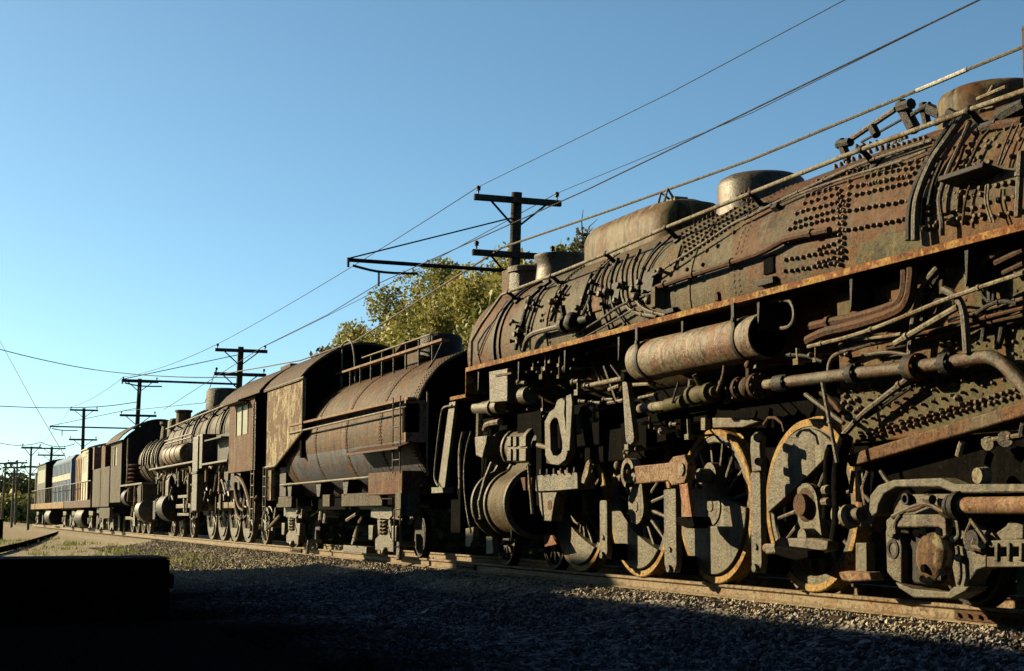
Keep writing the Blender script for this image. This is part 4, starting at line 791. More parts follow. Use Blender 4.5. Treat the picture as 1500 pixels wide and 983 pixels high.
# bunker
bk = MB(); bk.prism([(-38.15, 1.99), (-38.15, 3.91), (-34.2, 3.91), (-34.25, 2.7), (-37.0, 2.0)], -.82, -.78).build('bunker_side', 'cream', T, bevel=.006)
MB().prism([(-38.15, 1.99), (-38.15, 3.91), (-34.2, 3.91), (-34.25, 2.7), (-37.0, 2.0)], 2.28, 2.32).build('bunker_side', 'roof', T)
eb_ = MB(); eb_.tube([(-38.15, -.84, 3.91), (-34.19, -.84, 3.91), (-34.22, -.84, 2.7), (-37.0, -.84, 1.98), (-38.15, -.84, 1.97)], .03, 6); eb_.build('bunker_edge', 'palepipe', T)
def arch(y0, y1, zs, zc, n=18):
    return [(y0 + (y1-y0)*i/n, zs + (zc-zs)*math.sin(math.pi*i/n)**.8) for i in range(n+1)]
MB().prismx(arch(-.80, 2.3, 3.9, 4.78) + [(2.3, 2.1), (-.78, 2.1)], -34.75, -34.6).build('bunker_end', 'black', T)  # end wall painted black for the shade on it
MB().prismx([(-.8, 1.95), (2.3, 1.95), (2.3, 2.1), (-.8, 2.1)], -38.1, -36.8).build('bunker_floor', 'black', T)
MB().b2(-37.6, -36.9, -.6, 2.1, 1.25, 2.0).build('bunker_support', 'dark', T)
rp = arch(-.86, 2.36, 3.93, 4.82); MB().prismx(rp + [(y, z-.06) for y, z in reversed(rp)], -38.4, -34.55).build('bunker_roof', 'roof', T)
# underframe
MB().b2(-38.1, -26.5, -.1, 1.6, .92, 1.2).build('underframe', 'black', T)
for x0, x1 in ((-37.8, -36.2), (-33.2, -32.6), (-31.6, -28.6)): MB().b2(x0, x1, -.62, -.5, .98, 1.24).build('side_sill', 'greybox', T, bevel=.01)
for x in (-36.4, -33.6, -31.3): MB().prism([(x-.12, 1.2), (x-.25, 1.56), (x+.25, 1.56), (x+.12, 1.2)], -.62, -.3).build('saddle', 'dark', T, bevel=.01)
tb = MB().b2(-28.8, -26.6, -.84, -.3, 1.18, 1.6).build('tool_box', 'cabred', T, bevel=.012)
MB().b2(-26.95, -26.6, -.86, -.5, .78, 1.2).build('step_plate', 'greybox', T, bevel=.01)
mb = MB(); q = [(-26.98, .1), (-26.62, .12), (-26.62, .8), (-26.98, .78), (-26.98, .1)]; mb.tube([(x, -.86, z+.12) for x, z in q], .018, 6); mb.build('step_iron', 'palepipe', T)
mb = MB(); mb.tube([(-28.3, -.7, 1.12), (-27.6, -.7, 1.12), (-27.6, -.7, .75), (-27.0, -.7, .72)], .02, 6); mb.tube([(-27.2, -.72, 1.2), (-27.2, -.72, .75)], .02, 6); mb.build('pipe', 'palepipe', T)
mb = MB()
for x in (-27.05, -26.6): mb.tube([(x, -.88, 1.55), (x, -.88, 2.95)], .014, 6)
for z in (1.8, 2.1, 2.4): mb.tube([(-27.05, -.88, z), (-26.6, -.88, z)], .012, 6)
mb.build('ladder', 'dark', T)
mb = MB(); mb.tube([(-26.2, -.5, 1.5), (-26.2, -.5, 3.0)], .02, 6); mb.build('grab_iron', 'palepipe', T)
mb = MB(); mb.tube([(-26.3, .1, 1.2), (-26.1, .1, .9)], .05, 8); mb.build('coupler', 'dark', T)
mb = MB()
for x in (-38.35, -38.05): mb.tube([(x, -.84, .9), (x, -.84, 2.0)], .016, 6)
for z in (1.0, 1.25, 1.5, 1.75): mb.tube([(x, -.84, z) for x in (-38.35, -38.05)], .014, 6)
mb.build('ladder', 'palepipe', T)
MB().b2(-38.1, -37.75, -.78, -.4, 1.15, 1.9).build('step_cabinet', 'cream', T, bevel=.01)
# tender trucks
def spring_truck(parent, x, y=-.42, mat='plate', wb=.0, wheels=True):
    t = MB(); t.prism([(x-.95, .98), (x+.95, .94), (x+.92, .72), (x+.5, .72), (x+.42, .36), (x+.62, .3), (x+.62, .1), (x-.62, .12), (x-.62, .32), (x-.42, .38), (x-.5, .74), (x-.95, .76)], y, y+.14,
        hole=[(x-.30, .74), (x+.30, .72), (x+.29, .715), (x+.28, .70), (x+.27, .60), (x+.27, .5), (x+.27, .42), (x-.27, .42), (x-.27, .5), (x-.27, .6), (x-.28, .70), (x-.29, .72)])
    o = t.build('truck_frame', mat, parent, bevel=.015)
    for dx in (-.14, .06): 
        s = MB(); pts = [(x+dx+.075*math.cos(a), y+.02+.06*math.sin(a), .40+.33*a/(2*math.pi*4.5)) for a in np.linspace(0, 2*math.pi*4.5, 60)]; s.tube(pts, .022, 6); s.build('coil_spring', 'palepipe', o)
    for dx in (-.8, .8): MB().prism([(x+dx-.14, .3), (x+dx+.14, .3), (x+dx+.16, .6), (x+dx-.16, .6)], y-.05, y+.1).build('journal_box', mat, o, bevel=.02)
    MB().ball((x+.15, y-.02, .1), .09, 8, 5).build('hanger_nut', mat, o)
    return o
for x in (-36.9, -29.1): spring_truck(T, x)
twp = wheel('tender_wheel', .42, .13, 1, 'dark', T, .36, .02, cm='dark')
for k, x in enumerate((-38.0, -36.0, -30.3, -28.0)):
    o = twp if k == 0 else copy_tree(twp, T)
    o.location = tuple(np.array((x, -.07, .42)) - wloc(T))
for px, py, k in ((400, 770, 'pipe'), (438, 745, 'palepipe'), (470, 752, 'palepipe'), (476, 755, 'palepipe'), (523, 775, 'plate'), (518, 790, 'plate'), (585, 797, 'plate'), (605, 740, 'palepipe'), (616, 700, 'palepipe'), (452, 793, 'palepipe'), (404, 745, 'pipe'), (395, 765, 'pipe')):
    p = P(px, py, -.45); mb = MB(); mb.tube([p + np.array([0, .3, 0]), p, p + np.array([rnd.uniform(-.1, .1), -.02, rnd.uniform(-.3, -.1)])], rnd.uniform(.04, .07), 7); mb.build('brake_rigging', k, T)
for a, b in (((508, 762), (522, 753)), ((392, 775), (410, 755)), ((524, 770), (520, 792)), ((526, 765), (531, 758))): MB().cyl(P(*a, -.5), P(*b, -.5), .035, 6).build('brake_rod', 'palepipe', T)
MB().b2(P(506, 800, -.35)[0], P(540, 806, -.35)[0], -.4, -.2, .02, .16).build('brake_beam', 'pipe', T, bevel=.01)
# ================================================================ SECOND LOCOMOTIVE
A = thing('steam_locomotive', (-50, .75, 0), 'second steam locomotive with rust-red cab and grey boiler coupled ahead of the cylindrical tender', 'locomotive')
# cab
wy = -.8
def pane_hole(x0, x1, z0, z1, a0, a1, b0, b1):
    return ([(x0, z0), ((x0+x1)/2, z0), (x1, z0), (x1, z1), ((x0+x1)/2, z1), (x0, z1)], [(a0, b0), ((a0+a1)/2, b0), (a1, b0), (a1, b1), ((a0+a1)/2, b1), (a0, b1)])
o_, h_ = pane_hole(-43.2, -39.75, 1.95, 3.92, -42.2, -40.6, 2.95, 3.72)
cab = MB().prism(o_, wy, wy+.05, hole=h_).build('cab', 'cabred', A, bevel=.006)
MB().b2(-42.2, -40.6, wy+.01, wy+.03, 2.95, 3.72).build('window', 'glass', cab)
for x in (-42.2, -41.4, -40.6): MB().b2(x-.03, x+.03, wy-.02, wy, 2.93, 3.74).build('window_frame', 'palepipe', cab)
MB().prismx(arch(-.80, 2.3, 3.9, 4.7) + [(2.3, 1.95), (-.78, 1.95)], -43.2, -43.1).build('cab_front', 'farboiler', cab)
MB().b2(-43.1, -39.8, 2.2, 2.3, 1.95, 3.9).build('cab_wall', 'cabred', cab)
MB().prismx(arch(-.74, 2.2, 3.85, 4.6) + [(2.2, 1.95), (-.74, 1.95)], -40.0, -39.9).build('backhead', 'black', cab)
rp = arch(-.95, 2.45, 3.93, 4.80); MB().prismx(rp + [(y, z-.05) for y, z in reversed(rp)], -43.9, -38.5).build('cab_roof', 'roof', cab)
MB().b2(-42.4, -41.2, .45, 1.2, 4.7, 4.92).build('roof_vent', 'roof', cab, bevel=.02)
MB().b2(-42.5, -40.4, -1.12, -.8, 3.78, 3.82).build('awning', 'roof', cab)
mb = MB()
for dx in (0, .3): mb.tube([(-39.7+dx, -.84, 1.95), (-39.7+dx, -.84, 3.7)], .022, 6)
mb.build('handrail', 'pipe', cab)
MB().b2(-39.8, -38.4, -.55, 2.0, 1.2, 3.8).build('vestibule', 'black', A)
# boiler
AZ = 3.3
MB().lathe([(-58.4, .1), (-58.35, .9), (-58.2, 1.0), (-51, 1.05), (-46.5, 1.12), (-43.2, 1.18)], (0, .75, AZ), 'x', 48).build('boiler', 'farboiler', A)
for x in (-57, -55.4, -53.9, -52.5, -51, -49.4, -47.8, -46.2, -44.8):
    r = float(np.interp(x, [-58.2, -51, -46.5, -43.2], [1.0, 1.05, 1.12, 1.18])); MB().lathe([(x-.05, r-.02), (x-.05, r+.02), (x+.05, r+.02), (x+.05, r-.02)], (0, .75, AZ), 'x', 48).build('boiler_band', 'farboiler', A)
MB().b2(-47.2, -43.2, -.45, 1.95, 1.5, 3.2).build('firebox', 'dark', A)
for i, x in enumerate((-46.0, -47.2, -48.6, -49.6, -50.9, -52.2, -53.2, -54.2)):
    mb = MB(); sgn = .5 if i % 2 else -.6
    pts = [(x + sgn*t, .75 - 1.17*math.cos(R(a)), AZ + 1.17*math.sin(R(a))) for t, a in ((0, 75), (.3, 55), (.55, 35), (.8, 15), (1, -4))]; mb.tube(smoothpts(pts), .035, 7); mb.build('sand_pipe', 'dark', A)
MB().lathe([(-.8, .62), (-.1, .60), (-.03, .55), (0, .45), (.01, .02)], (-52.3, .75, 5.06), 'z', 32).build('steam_dome', 'farboiler', A)
MB().b2(-53.0, -52.75, .3, .5, 4.3, 5.0).build('dome_bracket', 'farboiler', A)
MB().tube([(-58, -.32, 3.95), (-43.4, -.38, 4.1)], .03, 8).build('handrail', 'palepipe', A)
for x in np.arange(-57.5, -43.5, 1.8): MB().cyl((x, -.33, 3.97), (x, -.05, 3.85), .03, 6).build('handrail_post', 'dark', A)
ab = MB(); ab.b2(-58.5, -48.2, -.85, -.05, 2.42, 2.48); ab.b2(-48.2, -47.2, -.85, -.2, 2.2, 3.25); ab.b2(-47.2, -43.2, -.85, -.2, 2.28, 2.34); ab.build('running_board', 'pipe', A, bevel=.01)
MB().b2(-48.6, -47.7, -.9, -.25, .9, 3.2).build('feedwater_tank', 'pipe', A, bevel=.03); MB().b2(-48.65, -47.65, -.93, -.2, 2.05, 2.12).build('tank_band', 'dark', A)
MB().b2(-46.9, -44.2, -.84, -.5, 3.0, 3.04).build('step_plate', 'dark', A)
arz = MB(); arz.lathe([(0, .1), (.06, .3), (.12, .34), (3.6, .34), (3.66, .3), (3.7, .1)], (-54.8, -.60, 2.82), 'x', 28); arz = arz.build('air_reservoir', 'tank', A)
for x in (-54.0, -53.0, -52.0): MB().lathe([(-.03, .33), (-.03, .36), (.03, .36), (.03, .33)], (x, -.60, 2.82), 'x', 28).build('reservoir_strap', 'dark', arz)
for z in (3.25, 3.36): MB().tube([(-55, -.8, z), (-49.5, -.8, z)], .025, 6).build('pipe', 'pipe', A)
aw = wheel('driving_wheel', .88, .14, 14, 'pipe', A, .18)
for k, x in enumerate((-49.6, -47.7, -45.8, -43.9)):
    o = aw if k == 0 else copy_tree(aw, A)
    o.location = tuple(np.array((x, -.07, .88)) - wloc(A))
    c = MB(); c.prism(segment(.74, 50, 0, 270), -.03, .1); cw = bpy.data.objects.new('counterweight', c.mesh('counterweight', 'plate')); COL.objects.link(cw); cw.parent = o
MB().prism([(-50.0, .98), (-43.8, .98), (-43.6, 1.06), (-43.8, 1.16), (-50.0, 1.16), (-50.2, 1.07)], -.40, -.30).build('side_rod', 'palepipe', A, bevel=.02)
MB().prism([(-54, 1.0), (-47.8, 1.02), (-47.5, 1.1), (-47.8, 1.2), (-54, 1.14)], -.52, -.44).build('main_rod', 'plate', A, bevel=.02)
MB().lathe([(0, .05), (0, .17), (.1, .17)], (-47.7, -.54, 1.1), 'y', 20).build('crank_pin', 'palepipe', A)
ac = MB(); ac.lathe([(0, .1), (.04, .42), (.1, .5), (1.4, .5), (1.46, .5)], (-56.1, -.42, 1.05), 'x', 32); ac.lathe([(0, .1), (.04, .34), (1.5, .34)], (-56.1, -.35, 1.95), 'x', 28); ac = ac.build('cylinder', 'dark', A)
MB().lathe([(0, .5), (.1, .4), (.14, .1), (.14, .02)], (-54.64, -.42, 1.05), 'x', 32).build('cylinder_head', 'dark', ac)
MB().b2(-56, -54.7, -.7, .5, 1.3, 2.0).build('valve_chest', 'plate', ac, bevel=.03)
for x0, x1, z0, z1 in ((-53.8, -51.5, 1.35, 1.45), (-53.8, -51.5, .75, .84)): MB().b2(x0, x1, -.5, -.35, z0, z1).build('crosshead_guide', 'plate', A, bevel=.01)
for k in range(75):
    x = rnd.uniform(-58.0, -43.2); z = rnd.uniform(1.2, 2.3); mb = MB(); q = rnd.random()
    a = np.array([x, rnd.uniform(-.75, -.5), z]); d = np.array([rnd.uniform(-.7, .7), 0, rnd.uniform(-.6, .6)]) if q < .6 else np.array([0, 0, -rnd.uniform(.3, 1)])
    mb.tube([a, a + d*.6 + np.array([0, 0, .05]), a + d], rnd.uniform(.025, .065), 7); mb.build('valve_gear_rod' if q < .4 else 'pipe', rnd.choice(['plate', 'palepipe', 'pipe', 'dark', 'rod']), A)
for pts, r in (([(-43.2, -.6, 1.9), (-42.0, -.6, 1.7), (-41.2, -.6, 1.2), (-40.8, -.6, .8)], .09), ([(-42.8, -.7, 1.6), (-42.2, -.7, 1.0), (-41.4, -.7, .9)], .06), ([(-43.4, -.55, 1.7), (-43.2, -.55, .8), (-42.4, -.55, .65)], .08), ([(-41.9, -.5, 1.0), (-40.6, -.5, 1.3)], .05)): MB().tube(smoothpts(pts), r*.7, 9).build('injector_pipe', 'rustpipe', A)
MB().b2(-57.8, -43, .2, 1.3, .7, 2.3).build('frame', 'black', A)
atw = wheel('trailing_wheel', .5, .13, 8, 'pipe', A, .14, .03)
for k, x in enumerate((-41.6, -53.2, -55.4, -57.4)):
    o = atw if k == 0 else copy_tree(atw, A)
    o.location = tuple(np.array((x, -.07, .5)) - wloc(A))
mb = MB()
for x in (-39.75, -39.4): mb.tube([(x, -.86, .3), (x, -.86, 1.95)], .02, 6)
for z in (.35, .65, .95, 1.25, 1.55, 1.85): mb.tube([(x, -.86, z) for x in (-39.75, -39.4)], .016, 6)
mb.build('cab_ladder', 'palepipe', A)
MB().b2(-58.9, -58.4, -.6, 2.1, .6, 1.3).build('pilot_beam', 'dark', A, bevel=.02)
# ================================================================ THIRD LOCOMOTIVE
D = thing('steam_locomotive', (-68, .75, 0), 'third steam locomotive with tall arched cab and two small domes facing the second one', 'locomotive')
MB().lathe([(-66.5, .95), (-63, .92), (-60.4, .88), (-60.3, .8), (-60.25, .1)], (0, .75, 2.95), 'x', 40).build('boiler', 'farboiler', D)
for x in (-65.5, -64.4, -63.2, -62, -61): MB().lathe([(x-.05, .9), (x-.05, .97), (x+.05, .97), (x+.05, .9)], (0, .75, 2.95), 'x', 40).build('boiler_band', 'farboiler', D)
for x, a0 in ((-65.6, 60), (-65, 70), (-64.2, 62), (-63.5, 70), (-62.6, 60), (-61.6, 66)): MB().tube(smoothpts([(x + .4*t, .75 - .99*math.cos(R(a)), 2.95 + .99*math.sin(R(a))) for t, a in ((0, a0), (.5, 40), (.8, 15), (1, -10))]), .04, 7).build('sand_pipe', 'pipe', D)
MB().lathe([(-.9, .34), (-.2, .26), (-.1, .34), (0, .34), (.02, .02)], (-64.6, .75, 4.6), 'z', 24).build('sand_dome', 'farboiler', D)
MB().lathe([(-.9, .36), (-.12, .33), (0, .24), (.02, .02)], (-62.5, .75, 4.62), 'z', 24).build('steam_dome', 'farboiler', D)
MB().lathe([(-1.0, .34), (-.8, .29), (-.1, .29), (-.08, .34), (0, .34), (0, .25)], (-60.7, .75, 4.85), 'z', 24).build('chimney', 'cabred', D)
o_, h_ = pane_hole(-70.6, -66.9, 1.3, 3.95, -69.9, -68.5, 2.9, 3.7)
dc = MB().prism(o_, -.82, -.77, hole=h_).build('cab', 'greybox', D, bevel=.008)
MB().b2(-69.9, -68.5, -.8, -.78, 2.9, 3.7).build('window', 'glass', dc); MB().b2(-69.25, -69.15, -.85, -.81, 2.88, 3.72).build('window_frame', 'dark', dc)
MB().prismx(arch(-.80, 2.3, 3.9, 4.75) + [(2.3, 1.3), (-.77, 1.3)], -67.05, -66.9).build('cab_front', 'dark', dc)  # dark colour paints the shade on this face
rp = arch(-.98, 2.48, 3.95, 4.85); MB().prismx(rp + [(y, z-.06) for y, z in reversed(rp)], -71.3, -66.7).build('cab_roof', 'greybox', dc)
MB().tube(smoothpts([(-65.0, -.8, 3.9), (-65.1, -.8, 3.2), (-64.9, -.8, 2.5), (-65.2, -.8, 1.9)]), .04, 6).build('hose', 'palepipe', D)
mb = MB(); 
for k in range(5): mb.lathe([(-.05, .2), (0, .28), (.05, .2)], (-64.4, -.6, 2.1 + .17*k), 'z', 14)
mb.build('compressor', 'cabred', D)
MB().b2(-66.9, -60.3, -.85, -.1, 1.95, 2.02).build('running_board', 'palepipe', D); MB().b2(-66.9, -66.8, -.85, -.1, 1.5, 1.95).build('board_end', 'dark', D)
MB().b2(-66.8, -60.3, .1, 1.4, .6, 2.1).build('frame', 'black', D)
MB().lathe([(0, .1), (.05, .34), (1.3, .36), (1.35, .3), (1.4, .05)], (-66.3, -.55, 1.5), 'x', 24).build('air_reservoir', 'dark', D)
dcl = MB(); dcl.lathe([(0, .1), (.04, .44), (1.3, .46), (1.36, .36), (1.42, .05)], (-61.9, -.45, .95), 'x', 28); dcl.b2(-61.8, -60.7, -.75, .5, 1.1, 1.95); dcl = dcl.build('cylinder', 'pipe', D)
MB().b2(-61.7, -60.8, -.8, -.7, 1.2, 1.9).build('valve_cover', 'greybox', dcl, bevel=.02)
MB().tube([(-62.6, -.8, .9), (-62.4, -.8, 1.95)], .05, 7).build('valve_gear_rod', 'palepipe', D)
dw = wheel('driving_wheel', .62, .14, 12, 'pipe', D, .16)
for k, x in enumerate((-68.6, -66.9, -65.2, -63.6)):
    o = dw if k == 0 else copy_tree(dw, D)
    o.location = tuple(np.array((x, -.07, .62)) - wloc(D))
MB().b2(-68.7, -63.4, -.36, -.28, .56, .7).build('side_rod', 'palepipe', D, bevel=.02)
for k in range(16):
    x = rnd.uniform(-66.5, -60.2); a = np.array([x, rnd.uniform(-.8, -.5), rnd.uniform(.8, 1.9)]); MB().tube([a, a + np.array([rnd.uniform(-.5, .5), 0, -rnd.uniform(.2, .7)])], rnd.uniform(.04, .09), 7).build('pipe', rnd.choice(['plate', 'palepipe', 'rod', 'dark']), D)
# its tender
E_ = thing('tender', (-74.3, .75, 0), 'grey square-sided tender coupled behind the arched cab of the third locomotive', 'tender')
te = MB(); te.b2(-77.8, -71.0, -.82, 2.32, 1.12, 2.95); te = te.build('tank', 'greybox', E_, bevel=.03)
MB().b2(-74.35, -74.3, -.835, -.82, 1.14, 2.93).build('tank_seam', 'black', te)
MB().b2(-77.8, -77.3, -.84, 2.3, 2.95, 4.05).build('coal_board', 'rod', te); MB().b2(-75.4, -73.9, -.7, 2.2, 2.95, 3.95).build('coal_bunker', 'cabred', te)
MB().b2(-77.6, -70.9, -.6, 2.1, .85, 1.1).build('underframe', 'dark', E_); MB().b2(-74.4, -70.4, -.84, -.7, .6, 1.08).build('step_box', 'greybox', E_, bevel=.02)
for x in (-76.3, -72.3): spring_truck(E_, x, -.5)
etw = copy_tree(twp, E_)
for k, x in enumerate((-77.1, -75.4, -73.2, -71.4)):
    o = etw if k == 0 else copy_tree(etw, E_)
    o.location = tuple(np.array((x, -.07, .42)) - wloc(E_))
# ================================================================ DIESELS
def diesel(name, x0, x1, label, hood, cabx, cabm, top, stripe=None, hood2=None):
    d = thing(name, ((x0+x1)/2, .75, 0), label, 'locomotive')
    h0, h1 = (x0+1.2, x1-1.0)
    hb = MB(); hb.prismx([(-.35, 1.5), (-.35, top-.3), (-.1, top), (1.6, top), (1.85, top-.3), (1.85, 1.5)], h0, h1); hb = hb.build('hood', hood, d, bevel=.03)
    for x in np.arange(h0+.5, h1-.3, .9):
        if not (cabx[0]-.3 < x < cabx[1]+.3): MB().b2(x, x+.06, -.375, -.35, 1.6, top-.4).build('door_seam', hood2 or hood, hb)
    if stripe: MB().b2(h0+.1, h1-.1, -.372, -.352, 2.85, 3.2).build('stripe', stripe, hb)
    o, h = pane_hole(cabx[0], cabx[1], 1.5, top-.1, cabx[0]+.45, cabx[1]-.45, 2.9, top-.5)
    c = MB().prism(o, -.78, -.73, hole=h).build('cab', cabm, d, bevel=.01)
    MB().b2(cabx[0]+.45, cabx[1]-.45, -.765, -.745, 2.9, top-.5).build('window', 'glass', c)
    MB().b2(cabx[0], cabx[1], -.73, 2.25, 1.5, 2.85).build('cab_body', cabm, c)
    for x in cabx: MB().b2(x-.04, x+.04, -.73, 2.25, 1.5, top-.12).build('cab_wall', 'dark', c)
    rp = arch(-.85, 2.35, top-.12, top+.2); MB().prismx(rp + [(y, z-.06) for y, z in reversed(rp)], cabx[0]-.2, cabx[1]+.2).build('cab_roof', cabm, c)
    MB().b2(x0, x1, -.82, 2.32, 1.12, 1.5).build('walkway', hood2 or hood, d, bevel=.02)
    rl = MB(); rl.tube([(x0+.2, -.8, 1.5), (x0+.2, -.8, 2.45), (x1-.2, -.8, 2.45), (x1-.2, -.8, 1.5)], .022, 6)
    rl = rl.build('handrail', 'palepipe', d)
    for x in np.arange(x0+1.2, x1-.4, 1.25): MB().cyl((x, -.8, 1.5), (x, -.8, 2.45), .02, 6).build('rail_post', 'palepipe', rl)
    MB().lathe([(0, .05), (.06, .5), (.15, .55), (3.2, .55), (3.3, .5), (3.35, .05)], ((x0+x1)/2-1.7, -.2, .62), 'x', 24).build('fuel_tank', 'dark', d)
    for x in (x0+2.4, x1-2.6): spring_truck(d, x, -.5, 'pipe')
    w_ = copy_tree(twp, d)
    for k, x in enumerate((x0+1.4, x0+3.4, x1-3.6, x1-1.6)):
        q = w_ if k == 0 else copy_tree(w_, d)
        q.location = tuple(np.array((x, -.07, .42)) - wloc(d))
    for x in (h0+2, (h0+h1)/2): MB().b2(x, x+.7, .5, 1.0, top-.02, top+.28).build('exhaust_stack', 'dark', hb, bevel=.03)
    return d
d1 = diesel('diesel_locomotive', -92.6, -78.6, 'faded orange hood diesel locomotive with pale cab behind the grey square tender', 'orange', (-83.5, -80.6), 'white', 4.25, None, 'rustpipe')
d2 = diesel('diesel_locomotive', -119.0, -93.0, 'blue and white hood diesel locomotive with dark cab at the far end of the row', 'blue', (-114.5, -107.0), 'dark', 4.3, 'white', 'orange')
MB().cyl((-118.2, -.3, 1.5), (-118.2, -.3, 3.8), .35, 14).build('nose_casing', 'greybox', d2)
# ================================================================ POLES AND WIRES
def strut(mb, a, b, r=.03): mb.cyl(np.array(a), np.array(b), r, 6)
def pole(px_top, px_ref, y, arms, label, mat='polewood', r=.15, base=-.5, bracket=None, group='trolley wire poles behind the locomotives'):
    t = P(*px_top, y); q = P(*px_ref, y); lean = (t[0]-q[0])/(t[2]-q[2]); zb = base
    b = np.array([t[0] - lean*(t[2]-zb), y, zb]); at = lambda z: b + (t-b)*((z-zb)/(t[2]-zb))
    o = thing('trolley_pole', tuple(b), label, 'utility pole', group)
    m = MB(); m.tube([b, (b+t)/2, t], [r*1.15, r, r*.85], 12); m.build('mast', mat, o)
    tips = []
    for z, y0, y1 in arms:
        c = at(z); a = MB(); a.b2(c[0]+r*.6, c[0]+r*.6+.1, y+y0, y+y1, z-.07, z+.07); a = a.build('crossarm', mat, o, bevel=.01)
        k = MB(); L_ = min(.75, y1*.65)
        strut(k, (c[0]+r, y-L_, z-.05), at(z-.62), .025); strut(k, (c[0]+r, y+L_, z-.05), at(z-.62), .025); k.build('crossarm_brace', 'darkwire', a)
        for yy in (y0+.1, y1-.1):
            i = MB(); p = (c[0]+r*.6+.05, y+yy, z+.07); i.lathe([(0, .015), (.08, .02), (.09, .05), (.13, .045), (.14, .06), (.18, .05), (.2, .02)], p, 'z', 10); i.build('insulator', 'insul', a)
            tips.append(np.array(p) + [0, 0, .17])
    if bracket:
        z, y_end = bracket; c = at(z); e = np.array([c[0], y_end, z+.03])
        b_ = MB(); b_.cyl(c, e, .045, 8); b_ = b_.build('bracket_arm', 'dark', o)
        g = MB(); g.tube([at(z+1.25), e + [0, 0, .03]], .018, 6); g.tube(smoothpts([e + [0, .1, -.12], e + [0, .7, -.24], e + [0, 1.6, -.22]]), .03, 6); g.cyl(e + [0, 0, .05], e + [0, 0, -.16], .03, 6); g.cyl(e + [0, .7, -.22], e + [0, .7, -.55], .025, 6); g.build('bracket_guy', 'darkwire', b_)
        tips.append(e + [0, .7, -.55])
    return o, tips
def zof(px, py, y): return P(px, py, y)[2]
p1, t1 = pole((757, 282), (752, 440), 3.6, [(zof(757, 295, 3.6), -1.08, 1.05), (zof(754, 375, 3.6), -1.08, .98)], 'tall brown trolley pole with two crossarms rising above the front of the nearest locomotive', bracket=(zof(752, 398, 3.6), -.32), r=.145)
p2, t2 = pole((353, 508), (349, 590), 3.6, [(zof(353, 514, 3.6), -1.1, 1.1), (zof(351, 549, 3.6), -1.1, 1.1)], 'brown trolley pole behind the dome of the second steam locomotive', bracket=(zof(350, 563, 3.6), -1.2), r=.145)
p3, t3 = pole((205, 555), (201, 625), 3.6, [(zof(205, 559, 3.6), -1.1, 1.1), (zof(202, 609, 3.6), -1.1, 1.1)], 'trolley pole rising behind the arched cab of the third locomotive', bracket=(zof(203, 627, 3.6), -1.5), r=.145)
p4, t4 = pole((123, 598), (121, 660), 3.6, [(zof(123, 601, 3.6), -1.1, 1.1), (zof(122, 644, 3.6), -1.1, 1.1)], 'trolley pole rising behind the orange diesel locomotive', r=.145)
p5, t5 = pole((76, 655), (74, 684), 3.6, [(zof(76, 657, 3.6), -1.3, 1.3), (zof(75, 667, 3.6), -1.3, 1.3)], 'smallest trolley pole visible above the blue diesel locomotive', r=.145)
LP = 'grey poles beside the far end of the track'
p6, t6 = pole((46, 654), (41, 772), -1.2, [(zof(46, 656, -1.2), -.7, .7), (zof(44.5, 684, -1.2), -.7, .7)], 'tall pale grey pole standing in front of the far end of the train', 'palewood', .085, -.45, group=LP)
p7, t7 = pole((25.5, 674), (22, 760), 0, [(zof(25, 678, 0), -.9, .9)], 'thin grey pole with no lower arm second from the tall pale pole', 'palewood', .09, -.45, group=LP)
p8, t8 = pole((21, 684), (17, 766), -1.2, [(zof(21, 685, -1.2), -.9, .9), (zof(20.5, 694, -1.2), -.8, .8)], 'grey pole with two close crossarms left of the tall pale pole', 'palewood', .09, -.45, group=LP)
p9, t9 = pole((9, 678), (3, 752), -1.6, [(zof(9, 679, -1.6), -.9, .9), (zof(8, 701, -1.6), -.8, .8)], 'grey pole at the left edge of the view before the far trees', 'palewood', .10, -.45, group=LP)
def wire(pts, r, label, mat='wire', sag=0):
    pts = [np.array(p, float) for p in pts]; q = []
    for a, b in zip(pts[:-1], pts[1:]):
        n = 10
        for i in range(n): t = i/n; q.append(a*(1-t) + b*t - np.array([0, 0, sag*4*t*(1-t)]))
    q.append(pts[-1]); o = MB().tube(q, r, 6).build('overhead_wire', mat); return tag(o, label, 'wire', 'overhead wires along the track')
Y = 2.95
wa = wire([P(1620, 20, Y), P(1500, 68, Y), P(1419, 101, Y), P(1333, 137, Y), P(1100, 234, Y), P(900, 306, Y), P(735, 363, Y), P(620, 436, Y), P(520, 500, Y), P(440, 528, Y), P(390, 537, Y), P(325, 548, Y)], .023, 'thick pale cable from the upper right corner to the lower crossarm of the nearest pole')
tag(MB().tube([P(1417, 101.8, Y), P(1378, 118.5, Y), P(1343, 133, Y)], .03, 8).build('wire_wrap', 'tape'), 'white tape wrapped round the thick pale cable', 'wrap')
wire([P(1300, -34, 2.55), P(1237, 0, 2.55), P(980, 137, 2.55), t1[0]], .007, 'thin upper wire running to the left end of the nearest pole top crossarm', 'darkwire')
wire([P(1480, -24, 4.6), P(1430, 2, 4.6), P(1100, 166, 4.6), t1[1]], .007, 'thin upper wire running to the right end of the nearest pole top crossarm', 'darkwire')
wire([t1[0], t2[0]], .010, 'thin wire between the left top insulators of the two nearest poles', 'darkwire', .12)
wire([t1[1], t2[1]], .010, 'thin wire between the right top insulators of the two nearest poles', 'darkwire', .1)
wire([P(1480, -23, .75), P(1430, 2, .75), P(860, 278, .75), P(557, 414, .75), P(480, 461, .75), P(385, 508, .75), P(240, 600, .75)], .010, 'straight contact wire hung from the long bracket arm', 'darkwire')
wire([t2[0], t3[0]], .012, 'thin wire between the top crossarms of second and third poles', 'darkwire', .2)
wire([t2[2], P(300, 590, 2.9), t3[2]], .016, 'sagging wire between the lower crossarms of second and third poles', 'darkwire')
